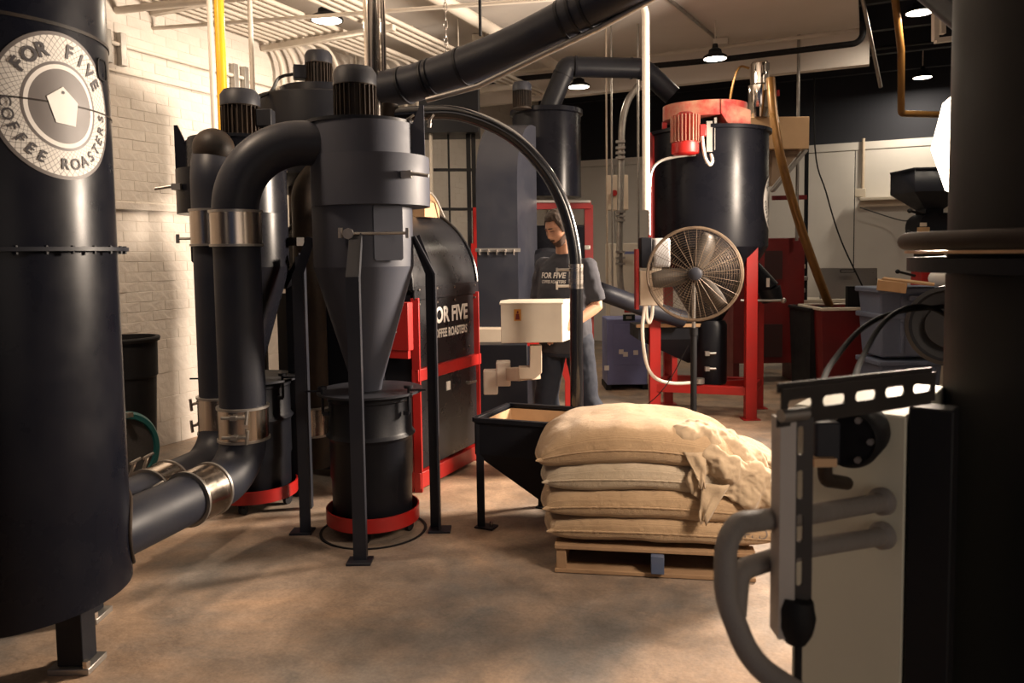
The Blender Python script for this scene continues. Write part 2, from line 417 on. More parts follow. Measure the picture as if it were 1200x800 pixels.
for dd, y, z in near:
    if cnt < 300 and dd < 90:
        o = bpy.data.objects.new('brick', bmeshes[cnt % 4]); sc.collection.objects.link(o); o.parent = wl
        o.location = (random.uniform(-.0015, .0015), y, z); cnt += 1
    else:
        hx, hz = bl/2-.0035, bh/2-.003; jx = random.uniform(-.002, .002)
        B = [(-.0035, -bl/2, -bh/2), (-.0035, bl/2, -bh/2), (-.0035, bl/2, bh/2), (-.0035, -bl/2, bh/2), (jx, -hx, -hz), (jx, hx, -hz), (jx, hx, hz), (jx, -hx, hz)]
        rest.add([Vector((XL+b[0], y+b[1], z+b[2])) for b in B], [(4, 5, 6, 7), (0, 1, 5, 4), (1, 2, 6, 5), (2, 3, 7, 6), (3, 0, 4, 7)])
rest.build('brickwork', BRICKM, wl, kind='stuff', smooth=False)
for row in range(4):
    y = 2.3 + (.2 if row % 2 else 0); i = 0
    while y < YB-.2:
        o = bpy.data.objects.new('concrete_block', kmeshes[i % 3]); sc.collection.objects.link(o); o.parent = wl
        o.location = (random.uniform(-.001, .001), y, (row+.5)*.195); y += .40; i += 1
# back wall: white panels below a dark upper wall
wb = struct(plane_box(XL, XR, YB, YB+.3, 0, 4.4), 'wall_back', DARKM, origin=((XL+XR)/2, YB, 0))
x = XL+.02
pw = 1.22
while x < XR-.2:
    MB().box((x+pw/2, YB-.03, 1.47), (pw-.012, .06, 2.94)).build('wall_panel', PANELM, wb, bev=.004); x += pw
MB().box(((XL+XR)/2, YB-.035, 3.0), (XR-XL, .07, .11)).build('top_rail', PANELM, wb)
wr = struct(plane_box(XR, XR+.3, YF, YB+.3, 0, 4.4), 'wall_right', PANELM)
# flat white ceiling, its downstand and the higher dark deck
XC, YC = -.14, 9.3
struct(plane_box(XL, XC, YF, YC, 3.85, 3.95), 'ceiling', CEILM)
struct(plane_box(XL, XC+.1, YC, YC+.12, 3.49, 3.95), 'trim_1', CEILM)
mb = MB(); n = 60; ys = [YF+(YB-YF+.3)*i/(n*4) for i in range(n*4+1)]
vs = []; fs = []
for i, yy in enumerate(ys):
    zz = 4.3 + (.0 if i % 4 in (0, 1) else .05)
    vs += [Vector((XL-.3, yy, zz)), Vector((XR+.3, yy, zz))]
for i in range(len(ys)-1): fs.append((2*i, 2*i+1, 2*i+3, 2*i+2))
mb.add(vs, fs); mb.box(((XL+XR)/2, (YF+YB)/2, 4.42), (XR-XL+.6, YB-YF+.3, .06))
o = struct(mb, 'ceiling_deck', DECKM, smooth=False)
for i, (yy, zz) in enumerate(((9.9, 4.12), (11.1, 4.12), (12.2, 4.12))):
    struct(MB().bar((XL, yy, zz), (XR, yy, zz), .09, .28), 'trim_%d' % (i+2), DARKM)
# conduits on the left wall
def conduit(pts, r, m, label, name='conduit', cat='pipe', n=12, group=None, rad=.12):
    o = MB().tube(fillet(pts, rad) if len(pts) > 2 else pts, r, n).build(name, m)
    return tag(o, label, cat, group)
def wallpt(px, py):                    # point on the left wall seen at a pixel
    r = _f + CR*((px-CX)/FPX) + CU*((CY-py)/FPX); return EYE + r*((XL+.03)/r.x)
a = wallpt(121, 47); conduit([(XL+.03, 2.0, a.z), (XL+.03, 8.5, a.z)], .016, WHITEP, 'upper of the two thin white pipes running along the brick wall')
a = wallpt(125, 80); conduit([(XL+.02, 2.0, a.z), (XL+.02, 6.9, a.z)], .010, WHITEP, 'lower thin white pipe on the brick wall, beside the round logo')
a = wallpt(180, 243)
struct(MB().box((XL+.01, 5.0, a.z), (.03, 7, .05)), 'trim_5', BRICKM)
for px in (134, 281):
    a = wallpt(px, 56 if px == 134 else 93)
    t = MB()
    for s in (-.045, .045): t.box((XL+.03, a.y+s*1.4, a.z), (.05, .05, .24))
    tag(t.build('wall_bracket', DULLS, bev=.003), 'grey slotted wall bracket %s' % ('nearest the round logo tank' if px == 134 else 'behind the white and yellow pipes'), 'bracket')
# conduit bundle near the ceiling which turns down the wall
ntop = 0
for g, (yb, x0) in enumerate(((5.75, XL+.10), (6.7, XL+.55))):
    for k in range(5):
        xx = x0 + k*.085; zz = 3.47
        yy = yb + k*.10
        pts = [(xx, 1.5, zz), (xx, yy, zz), (xx if g == 0 else xx, yy, .6)]
        conduit(pts, .020, WHITEP, '%s conduit of the %s bundle bending down the brick wall' % (('first', 'second', 'third', 'fourth', 'fifth')[k], ('near', 'far')[g]), group='conduits bending down the wall', rad=.26)
for k in range(4):
    conduit([(XL+1.1+k*.09, 2, 3.52), (XL+1.1+k*.09, 9.2, 3.52)], .02, WHITEP, '%s straight white conduit under the ceiling, counted from the brick wall' % ('first', 'second', 'third', 'fourth')[k], group='straight ceiling conduits')
conduit([(XL+1.75, 2.5, 3.68), (XL+1.75, 9.2, 3.68)], .06, WHITEP, 'thick white pipe running under the ceiling right of the conduit rack')
for i, yy in enumerate((4.4, 5.6, 6.9, 8.2)):
    t = MB().box((XL+.72, yy, 3.42), (1.45, .05, .05))
    for s in (.1, 1.35): t.cyl((XL+s, yy, 3.42), (XL+s, yy, 3.86), .006, n=6)
    tag(t.build('conduit_hanger', WHITEP), 'white hanger bar carrying the ceiling conduits, %s from the camera' % ('first', 'second', 'third', 'fourth')[i], 'hanger', 'hangers of the conduit rack')
conduit([PZ(100, 39, 3.3), PZ(660, -2, 3.3)], .015, WHITEP, 'long thin white pipe crossing the whole left ceiling')
conduit([PZ(100, 16, 3.35), PZ(300, -5, 3.35)], .028, WHITEP, 'thicker white pipe crossing above the brick wall at top left')
def vpipe(px0, y0, px1, y1, d, r, m, label, name='pipe', n=14, top=None, bot=0):
    a = P(px0, y0, d); b = P(px1, y1, d); tt = (top if top is not None else 3.85)
    m_ = (a+b)/2
    return conduit([at(m_, bot), at(m_, tt)], r, m, label, name, n=n)
vpipe(247, 50, 250, 120, 5.0, .017, WHITEP, 'slim white vertical pipe directly left of the yellow pipe')
vpipe(257, 40, 261, 110, 5.05, .032, YEL, 'bright yellow vertical gas pipe beside the brick wall', 'gas_pipe')
vpipe(295, 50, 296, 120, 5.6, .017, WHITEP, 'slim white vertical pipe right of the yellow pipe')
# tall white pipe in front of the silo
a = P(757, 160, 6.5); b = P(745, 10, 6.5)
conduit([at(a, 1.85), at(a, 3.50), at(a-RT*.25, 3.84)], .032, WHITEP, 'tall white vertical pipe bending into the ceiling left of the silo', rad=.2)
# silver pipe pair rising behind the first cyclone motor
a = P(436, 50, 4.45)
t = thing('vent_pipe', 'shiny silver vertical pipe rising behind the front cyclone motor', 'pipe', at(a, 2.2))
MB().cyl(at(a, 2.15), at(a, 3.85), .045, n=28).build('pipe_run', CHROME, t)
MB().cyl(at(a, 2.15)+RT*.065, at(a, 3.85)+RT*.065, .014, n=12).build('side_tube', CHROME, t)
# black pipe along the ceiling beam, its drop at the end
conduit([PZ(560, 97, 3.62)+Vector((0, 0, 0)), PZ(852, 69, 3.62), PZ(1011, 50, 3.62), at(PZ(1011, 50, 3.62), 3.84)], .033, RUB, 'black pipe running along the edge of the white ceiling', rad=.1)
conduit([Vector((XL, YC-.25, 3.80)), Vector((XC, YC-.25, 3.80))], .022, WHITEP, 'white conduit at the far edge of the flat white ceiling')
conduit([PZ(783, -2, 3.82), PZ(838, 44, 3.82)], .018, DULLS, 'grey conduit leading across the ceiling to the centre lamp')
for px, py, ll in ((478, 32, 'left of the chain'), (560, 42, 'above the long black duct')):
    a = PZ(px, py, 3.84); t = MB().box((a.x, a.y, 3.81), (.12, .12, .07), rot=YAW)
    tag(t.build('junction_box', WHITEP, bev=.004), 'small white junction box on the ceiling %s' % ll, 'box')
a = PZ(845, 46, 3.84); tag(MB().box((a.x, a.y, 3.81), (.16, .10, .07)).build('junction_box', WHITEP, bev=.004), 'small white junction box on the ceiling above the silo', 'box')
# ================================================================== LAMPS
def pendant(px, py, d, dia, top, label, power):
    c = P(px, py, d)
    t = thing('pendant_lamp', label, 'lamp', c)
    r = dia/2
    MB().lathe([(r, 0), (r, .012), (r*.92, .03), (r*.55, .055), (r*.5, .09), (r*.25, .11), (r*.2, .15), (.004, .155)], c, 32).build('lamp_shade', RUB, t)
    MB().lathe([(.001, -.006), (r*.6, -.006), (r*.9, .0), (r*.93, .006)], c, 32, caps=False).build('diffuser', LAMPW, t)
    MB().cyl(c+UP*.15, at(c, top), .006, n=8).build('hanging_cord', WHITEP, t)
    l = bpy.data.lights.new('lamp_light', 'AREA'); l.shape = 'DISK'; l.size = dia*.9; l.energy = power; l.color = (1, .85, .66)
    o = bpy.data.objects.new('lamp_light', l); sc.collection.objects.link(o); o.location = c-UP*.03
    return t
pendant(383, 24, 6.5, .27, 3.84, 'round ceiling lamp nearest the brick wall, above the left cyclones', 26)
pendant(838, 69, 8.0, .25, 3.84, 'round ceiling lamp above the red-topped silo', 16)
pendant(678, 102, 9.5, .28, 4.28, 'round lamp under the angular black duct in the middle', 16)
pendant(1081, 91, 10.5, .25, 4.28, 'round lamp beside the brass ceiling pipe, above the grinder', 40)
pendant(1078, 15, 7.6, .27, 4.28, 'round lamp at the top right edge next to the big dark tank', 26)

# ================================================================== LEFT TANK
TC = C(-1.905, 2.85); TR = .40
t = thing('steel_tank', 'huge black cylindrical tank with round white logo at the left edge', 'tank', at(TC, 0))
MB().lathe([(TR-.03, .235), (TR, .24), (TR, 3.45), (TR-.03, 3.46)], at(TC, 0), 96).build('tank_shell', TANKM, t)
def ring_on(mb, c, z, r0, r1, h, n=72): return mb.lathe([(r0, z-h/2), (r1, z-h/2), (r1, z+h/2), (r0, z+h/2), (r0, z-h/2)], at(c, 0), n, caps=False)
ring_on(MB(), TC, P(60, 291, 2.5).z, TR-.01, TR+.04, .014).build('flange', CHAR, t)
b_ = MB()
for k in range(30):
    an = 2*PI*k/30; p = at(TC, P(60, 291, 2.5).z)+Vector((math.cos(an), math.sin(an), 0))*(TR+.026)
    b_.cyl(p-UP*.018, p+UP*.012, .007, n=6)
b_.build('flange_bolts', BLK, t, kind='stuff')
zs = P(60, 108, 2.5).z
s_ = MB(); ring_on(s_, TC, zs, TR-.01, TR+.0025, .006); ring_on(s_, TC, P(60, 8, 2.5).z, TR-.01, TR+.004, .012); s_.build('seam', DUSTY, t)
# leg + foot
g = F(107, 789)
lp = TC + (g-TC).normalized()*(TR-.05)
lp2 = at(PX(128, 2.66), 0)
for k in range(4):
    an = math.atan2((lp2-TC).y, (lp2-TC).x) + k*PI/2; q = TC+Vector((math.cos(an), math.sin(an), 0))*(TR-.10)
    MB().box(at(q, .155), (.095, .095, .26), rot=YAW).build('leg', BLK, t, bev=.004)
    fp = MB().box(at(q, .012), (.15, .13, .024), rot=YAW).build('foot_plate', DULLS, t, bev=.003)
    MB().cyl(at(q, .02)+FL*.05+RT*.06, at(q, .05)+FL*.05+RT*.06, .014, n=6).build('anchor_bolt', STEEL, fp)
# small handle plate
def cylwrap(c, Rr, a0, z0, u, v, off): a = a0+u/Rr; return Vector((c.x+(Rr+off)*math.cos(a), c.y+(Rr+off)*math.sin(a), z0+v))
def angle_for(c, Rr, px, py):
    r = _f + CR*((px-CX)/FPX) + CU*((CY-py)/FPX); dx, dy = r.x, r.y; ox, oy = EYE.x-c.x, EYE.y-c.y
    A = dx*dx+dy*dy; B = 2*(ox*dx+oy*dy); D = B*B-4*A*(ox*ox+oy*oy-Rr*Rr)
    if D < 0: D = 0
    tt = (-B-math.sqrt(D))/(2*A); p = EYE+r*tt; return math.atan2(p.y-c.y, p.x-c.x), p.z
def guilloche():
    m = bpy.data.materials.new('guilloche_print'); m.use_nodes = True; nt = m.node_tree; b = nt.nodes['Principled BSDF']; b.inputs['Roughness'].default_value = .55
    uv = nt.nodes.new('ShaderNodeUVMap'); sp = nt.nodes.new('ShaderNodeSeparateXYZ'); nt.links.new(uv.outputs[0], sp.inputs[0])
    def M(op, a, b2, c=None):
        x = nt.nodes.new('ShaderNodeMath'); x.operation = op
        for i, q in enumerate((a, b2)):
            if q is None: continue
            if isinstance(q, (int, float)): x.inputs[i].default_value = q
            else: nt.links.new(q, x.inputs[i])
        return x.outputs[0]
    outs = []
    for sgn in (1, -1):
        # curved spirals: phase = 64*u*2pi + sgn * k * sqrt-like r
        ph = M('ADD', M('MULTIPLY', sp.outputs[0], 60*2*PI), M('MULTIPLY', M('POWER', sp.outputs[1], .75), sgn*26))
        outs.append(M('POWER', M('ABSOLUTE', M('SINE', M('MULTIPLY', ph, .5), None), None), .55))
    mn = M('MINIMUM', outs[0], outs[1])
    r = nt.nodes.new('ShaderNodeValToRGB'); r.color_ramp.elements[0].position = .22; r.color_ramp.elements[0].color = (.09, .08, .075, 1); r.color_ramp.elements[1].position = .46; r.color_ramp.elements[1].color = (.64, .61, .565, 1)
    nt.links.new(mn, r.inputs[0]); nt.links.new(r.outputs[0], b.inputs['Base Color'])
    return m
GUIL = guilloche()
def polar_disc(name, mp, r0, r1, m, parent, nr=6, n=96):
    vs = []; fs = []; uvs = []
    for j in range(nr+1):
        rr = r0+(r1-r0)*j/nr
        for i in range(n+1):
            a = 2*PI*i/n; vs.append(mp(rr*math.sin(a), rr*math.cos(a))); uvs.append((i/n, j/nr))
    for j in range(nr):
        for i in range(n): fs.append((j*(n+1)+i, j*(n+1)+i+1, (j+1)*(n+1)+i+1, (j+1)*(n+1)+i))
    o = MB().add(vs, fs).build(name, m, parent)
    ul = o.data.uv_layers.new(name='UVMap')
    for lp_ in o.data.loops: ul.data[lp_.index].uv = uvs[lp_.vertex_index]
    return o
def circle_text(parent, mp, txt, rad, h, a_c, step, inward=False, bold=.01):
    n = len(txt)
    for i, ch in enumerate(txt):
        if ch == ' ': continue
        a = a_c + (i-(n-1)/2)*step*(-1 if inward else 1); vs, fs = glyph(ch, bold); xs = [v.x for v in vs]; xc = (min(xs)+max(xs))/2; s = h/.70
        out = []
        for v in vs:
            lx = (v.x-xc)*s; ly = v.y*s - h/2
            if inward: lx, ly = -lx, -ly
            rr = rad + ly
            # position at clock angle a (0 = top, clockwise)
            out.append(mp(rr*math.sin(a) + lx*math.cos(a), rr*math.cos(a) - lx*math.sin(a)))
        MB().add(out, fs).build('letter', INK, parent)
def roundel(parent, c, Rr, a0, z0, RL, simple=False, sqz=1.0):
    def mk(off): return lambda u, v: cylwrap(c, Rr, a0, z0, u*sqz, v, off)
    polar_disc('logo_border', mk(.0015), RL*.95, RL, GREYINK, parent, 1)
    polar_disc('logo_band', mk(.0015), RL*.60, RL*.95, GUIL if not simple else WHITE, parent, 6)
    polar_disc('logo_ring', mk(.002), RL*.565, RL*.605, GREYINK, parent, 1)
    polar_disc('logo_ring', mk(.002), RL*.505, RL*.565, WHITE, parent, 1)
    polar_disc('logo_centre', mk(.0018), .0005, RL*.505, GREYINK, parent, 4)
    h = RL*.19
    circle_text(parent, mk(.004), 'FOR FIVE', RL*.775, h, R(3), R(15.6), bold=.03)
    circle_text(parent, mk(.004), 'COFFEE ROASTERS', RL*.785, h*.80, R(181), R(12.5), inward=True, bold=.015)
    # house-shaped tag in the middle
    pts = [(0, .27), (.245, .08), (.185, -.25), (-.13, -.23), (-.25, .105)]; q = []
    m2 = mk(.004); T_ = MB()
    fan = [m2(0, 0)]; ring = []
    for i in range(5):
        a = pts[i]; b = pts[(i+1) % 5]
        for k in range(4): w = k/4; ring.append(m2(RL*(a[0]*(1-w)+b[0]*w), RL*(a[1]*(1-w)+b[1]*w)))
    T_.add(fan+ring, [(0, 1+i, 1+(i+1) % 20) for i in range(20)]); T_.build('logo_tag', WHITE, parent)
    m3 = mk(.0055); H_ = MB().add([m3(RL*(.0+.022*math.cos(2*PI*i/10)), RL*(.19+.022*math.sin(2*PI*i/10))) for i in range(10)], [tuple(range(10))]); H_.build('logo_eyelet', INK, parent)
a0, z0 = angle_for(TC, TR, 74, 125)
aR, zR = angle_for(TC, TR, 121, 125)
roundel(t, TC, TR, a0+.0, z0-.0, .250, sqz=.92)
# access plate by the logo
a1, z1 = angle_for(TC, TR, 118, 82)
hp = MB(); poly = []
for i in range(24):
    an = 2*PI*i/24; poly.append((.035*math.copysign(abs(math.cos(an))**.5, math.cos(an)), .038*math.copysign(abs(math.sin(an))**.5, math.sin(an))))
hp.tube([cylwrap(TC, TR, a1, z1, u, v, .006) for u, v in poly], .0035, 6, closed=True)
hp.build('access_plate', RUB, t)
# outlet collar
# ================================================================== DUCT WORK from the tank
RD = .113
V1 = PX(278, 3.84)
S1 = C(-1.64, 2.93, .40); A1 = at(V1, .41)
B1 = at(V1, 2.075); E1 = P(374, 166, 3.98); E1.z = 2.075
t = thing('intake_duct', 'front black duct curving from the left tank up into the front cyclone', 'duct', at(V1, .3))
path = fillet([S1, A1, B1, E1], [.22, .34], 16)
MB().tube(path, RD, 40, caps=True).build('duct_run', DUCT, t)
def clampband(parent, p0, p1, hd, bar, off=.010, hs=(-.3, .3), m=SIDE, L=.11, rr=RD, lab=None):
    p0 = Vector(p0); p1 = Vector(p1); b = MB().cyl(p0, p1, rr+off, n=40)
    o = b.build('clamp_band', m, parent)
    for q in (p0, p1):
        dd = (p1-p0).normalized(); MB().cyl(q-dd*.006, q+dd*.006, rr+off+.006, n=40).build('band_edge', DULLS, o)
    d = Vector(hd).normalized()
    for h in hs:
        c_ = (p0+p1)/2 + (p1-p0)*h; k_ = MB(); tang = d.cross((p1-p0).normalized()).normalized()
        s0 = c_+tang*(rr+off+.012)
        k_.cyl(s0-d*.06, s0+d*L*.7, .008, n=8); k_.box(s0, (.03, .03, .02), rot=YAW)
        bb = (p1-p0).normalized()*.75+d*.1
        k_.cyl(s0+d*L*.7-bb*.045, s0+d*L*.7+bb*.045, .008, n=8)
        k_.build('clamp_handle', DULLS, o)
    return o
zc0, zc1 = P(268, 287, 3.7).z, P(268, 246, 3.7).z
clampband(t, at(V1, zc0), at(V1, zc1), -RT*.9+FL*.45, UP)
zc0, zc1 = P(278, 513, 3.84).z, P(278, 476, 3.84).z
clampband(t, at(V1, zc0), at(V1, zc1), RT, UP, L=.09)
dS = (A1-S1).normalized()
q = S1+dS*(.52)
clampband(t, q, q+dS*.16, UP+RT*-.3, dS, L=.14, hs=(-.45, .45))
am = math.atan2((S1+dS*.18-TC).y, (S1+dS*.18-TC).x)
MB().tube([cylwrap(TC, TR, am, .405, .165*math.cos(2*PI*i/40), .145*math.sin(2*PI*i/40), .004) for i in range(40)], .008, 8, closed=True).build('end_flange', DUSTY, t)
# blue sticker on the bend
c_ = path[14]
tag_s = MB()
# second duct behind
V2 = PX(252, 4.25); S2 = at(C(-1.86, 3.1), .37); A2 = at(V2, .37)
CY2 = C((287-600)/900*4.6, 4.6)
B2 = at(V2, 2.09); E2 = at(CY2 + RT*-.12, 2.09)
t2 = thing('intake_duct', 'rear black duct hidden partly behind the front one, feeding the back cyclone', 'duct', at(V2, .3))
p2 = fillet([S2, A2, B2, E2], [.24, .2], 14)
MB().tube(p2, RD, 36).build('duct_run', DUCT, t2)
MB().ball(at(V2, 2.10)+FW*.04, .112, 1, 1, 1.0, n=14).build('duct_elbow', DUSTY, t2)
clampband(t2, at(V2, P(240, 287, 4.2).z), at(V2, P(240, 246, 4.2).z), -RT*.9+FL*.45, UP)
clampband(t2, at(V2, P(240, 508, 4.2).z), at(V2, P(240, 466, 4.2).z), -RT*.2+FL*.8, UP)
dS2 = (A2-S2).normalized(); q = S2+dS2*.52
clampband(t2, q, q+dS2*.16, UP+RT*.4, dS2, L=.16)

# ================================================================== CYCLONES
def motor(parent, base, r, h, m=DUSTY, capm=CHAR, box_dir=None):
    o = MB().lathe([(r*.98, 0), (r*.98, h*.04), (r*.84, h*.06), (r*.84, h*.66), (r, h*.66), (r, h*.88), (r*.82, h*.98), (r*.4, h*1.0), (.002, h)], base, 36).build('motor', m, parent)
    f_ = MB()
    for k in range(26):
        a = 2*PI*k/26; d = Vector((math.cos(a), math.sin(a), 0)); f_.bar(base+d*(r*.9)+UP*h*.07, base+d*(r*.9)+UP*h*.65, .004, r*.22, up=d)
    f_.build('cooling_fins', m, o)
    MB().lathe([(r*1.01, h*.67), (r*1.015, h*.88), (r*.83, h*.985)], base, 36, caps=False).build('fan_cowl', capm, o)
    if box_dir is not None:
        bd = Vector(box_dir).normalized(); MB().box(base+bd*(r+.035)+UP*h*.42, (.09, .09, h*.35), rot=math.atan2(bd.y, bd.x)).build('terminal_box', BLK, o, bev=.006)
    return o
def cyclone(ax, mir, s, label, zoff=0, legs=True, name='cyclone_separator', NAVY=NAVY):
    e1 = RT*mir
    t = thing(name, label, 'cyclone', at(ax, 0))
    def LZ(p): return p+zoff
    Rb = .262
    MB().lathe([(Rb, 1.443), (Rb, 2.02)], at(ax, zoff), 72, caps=False).build('body', NAVY, t)
    MB().lathe([(.075, .775), (.085, .83), (Rb, 1.443)], at(ax, zoff), 72, caps=False).build('cone', NAVY, t)
    def scroll(z0, z1, rfun, nm, m):
        mb = MB(); n = 72; vs = []
        for z in (z0, z1):
            for i in range(n):
                a = 2*PI*i/n; d = e1*math.cos(a)+FL*math.sin(a); vs.append(at(ax, z+zoff)+d*rfun(a))
        mb.add(vs, [(i, (i+1) % n, n+(i+1) % n, n+i) for i in range(n)] + [tuple(range(n)), tuple(range(n, 2*n))])
        return mb.build(nm, m, t, ang=50)
    scroll(1.755, 2.01, lambda a: .262+.095*max(0, math.cos(a*.5-.12))**3 if a < PI else .262+.095*max(0, math.cos((2*PI-a)*.5))**3, 'scroll_housing', NAVY)
    scroll(2.01, 2.175, lambda a: .268+.03*max(0, math.cos(a*.5))**2 if a < PI else .268+.03*max(0, math.cos((2*PI-a)*.5))**2, 'head', NAVY)
    MB().lathe([(.01, 2.175), (.285, 2.175), (.285, 2.192), (.27, 2.195), (.01, 2.195)], at(ax, zoff), 60, caps=False).build('top_plate', BLK, t)
    motor(t, at(ax, 2.19+zoff)-e1*.02+FL*.02, .112, .29, box_dir=-e1 if mir < 0 else None)
    # inlet spigot and flange
    fn = MB().prism([(0, 0), (.075, 0), (.075, .27), (.055, .27), (0, .14)], at(ax, 2.0+zoff)+e1*.27+FL*.08, e1, UP, FL, .012); fn.build('fin_plate', NAVY, t)
    k_ = MB(); p = at(ax, 1.90+zoff)+e1*.27+FL*.25
    tbolt(k_, p, e1*.8+FL*.3, e1*.9+FL*.2+UP*-.15, .05, .009, .14); k_.box(p, (.05, .05, .035), rot=YAW); k_.build('clamp_handle', DULLS, t)
    # hatch with its clamp
    MB().prism([(0, 0), (.13, 0), (.14, .01), (.14, .27), (.13, .28), (0, .28), (-.01, .27), (-.01, .01)], at(ax, 1.475+zoff)+e1*.105+FL*.236, (e1*.90+FL*-.43).normalized(), UP, (FL*.9+e1*.43).normalized(), .012).build('hatch', NAVY, t)
    k_ = MB(); p = at(ax, 1.61+zoff)+FL*.275+e1*.0; k_.cyl(p-e1*.06, p+e1*.27, .0075, n=8); k_.cyl(p-e1*.02+FL*.02, p-e1*.02-FL*.0, .028, n=8); k_.cyl(p-e1*.06-UP*.02, p-e1*.06+UP*.03, .012, n=8)
    k_.box(p+e1*.27, (.015, .015, .05), rot=YAW); k_.build('hatch_clamp', DULLS, t)
    if legs:
        for i, a in enumerate((PI/2-.05, 0.0, PI, -PI/2)):
            d = (e1*math.cos(a)+FL*math.sin(a)); rL = .42 if i == 0 else .375
            q = at(ax, 0)+d*rL; b = MB()
            side = UP.cross(d).normalized()
            top = at(ax, 1.60+zoff)+d*(Rb+.01)
            if i == 0: pts = [(q, 1.44+zoff)]; topz = 1.44+zoff
            zt = 1.40+zoff
            # angle iron: two thin flats
            for (w_, dv, ds) in ((.062, side, d), ):
                b.bar(q+UP*.01, at(q, zt), .062, .010, up=d)
                b.bar(q+UP*.01+side*.028-d*.026, at(q, zt)+side*.028-d*.026, .008, .056, up=d)
                b.bar(at(q, zt-.004), top, .062, .012, up=d)
                b.bar(at(q, zt-.004)+side*.028-d*.026, top+side*.028-d*.0, .008, .05, up=d)
            lg = b.build('leg', CHAR, t)
            MB().box(at(q, .006), (.12, .10, .012), rot=YAW).build('foot_plate', CHAR, lg, bev=.002)
    return t
AX1 = C(-.785, 4.1)
cyclone(AX1, 1, 1, 'front dark cyclone separator with motor on top, nearest the pallet')
cyclone(CY2, -1, 1, 'second cyclone separator standing behind the two vertical ducts', legs=False, NAVY=SILOM)
def drum(ax, r, z0, z1, label, dl, red=True):
    t = thing('collection_drum', label, 'drum', at(ax, z0))
    h = z1-z0
    pr = [(r*.93, 0), (r*.96, .01), (r*.97, h*.30), (r, h*.33), (r, h*.62), (r*1.03, h*.635), (r*1.075, h*.655), (r*1.03, h*.675), (r, h*.69), (r, h*.93), (r*1.03, h*.94), (r*1.03, h*.97), (r, h*.98)]
    MB().lathe([(a, z0+b) for a, b in pr], at(ax, 0), 64).build('drum_shell', BLK, t)
    MB().lathe([(.01, z1-.006), (r*1.27, z1-.006), (r*1.27, z1+.006), (.01, z1+.008)], at(ax, 0), 64, caps=False).build('lid', CHAR, t)
    for sgn in (-1, 1):
        k_ = MB(); p = at(ax, z1)+RT*sgn*(r*1.02)+FL*.13
        k_.cyl(p-UP*.10, p+UP*.035, .008, n=8); k_.lathe([(.024, .03), (.024, .045), (.002, .048)], p, 12); k_.bar(p-UP*.10, p-UP*.10-RT*sgn*.03, .02)
        k_.bar(p-UP*.0+UP*.02, p+RT*sgn*.09+UP*.02, .009)
        k_.build('lid_clamp', BLK, t)
    d = thing('drum_dolly', dl, 'dolly', at(ax, 0))
    R2 = r*1.13
    MB().lathe([(R2, .07), (R2, .145), (R2-.008, .145), (R2-.008, .07), (R2, .07)], at(ax, 0), 64, caps=False).build('rim', RED, d)
    MB().lathe([(.01, .075), (R2-.008, .075), (R2-.008, .085), (.01, .085)], at(ax, 0), 48, caps=False).build('deck', BLK, d)
    for k in range(4):
        a = k*PI/2+.4; p = at(ax, .03)+Vector((math.cos(a), math.sin(a), 0))*(R2*.78); w = MB().cyl(p-Vector((.012, 0, 0)), p+Vector((.012, 0, 0)), .03, n=16); w.box(p+UP*.03, (.05, .03, .035)); w.build('caster', RUB, d)
AXD = C(-.775, 4.12)
drum(AXD, .222, .10, .775, 'black steel drum under the front cyclone, flat wide lid', 'red ringed drum dolly under the front drum')
drum(at(CY2+RT*.02, 0), .222, .10, .775, 'black steel drum behind the vertical ducts, red dolly below', 'red ringed drum dolly behind the curved ducts')
o = tag(MB().lathe([(.29, .003), (.29, .006), (.275, .006), (.275, .003), (.29, .003)], at(AXD, 0), 48, caps=False).build('floor_ring', RUB), 'thin dark ring lying on the floor around the front drum dolly', 'ring')
# third, larger housing behind: fan housing with motor
AX3 = C((383-600)/900*5.55, 5.55)
t = thing('fan_housing', 'wide black cylindrical blower housing with top motor behind the cyclones', 'blower', at(AX3, 0))
MB().lathe([(.46, 2.05), (.47, 2.05), (.47, 2.585), (.46, 2.595), (.28, 2.60)], at(AX3, 0), 64).build('housing', BLK, t)
MB().lathe([(.28, 2.60), (.28, 2.68), (.02, 2.69)], at(AX3, 0), 48, caps=False).build('collar', BLK, t)
MB().lathe([(.14, 1.88), (.46, 2.05)], at(AX3, 0), 48, caps=False).build('cone', BLK, t)
for a in (2.2, 3.4): MB().bar(at(AX3, .0)+RT*.45*math.cos(a)+FW*.45*math.sin(a), at(AX3, 2.06)+RT*.45*math.cos(a)+FW*.45*math.sin(a), .05).build('leg', BLK, t)
motor(t, at(AX3, 2.68)+RT*-.01, .095, .27, box_dir=-RT*.9+FL*.3)
q1 = at(AX3, 2.80)-RT*.15
MB().tube(bez([q1, q1-RT*.14-UP*.03, P(318, 107, 5.2), P(300, 118, 5.1), P(295, 150, 5.05), P(296, 200, 5.0)], 30), .012, 8).build('power_cable', RUB, t)
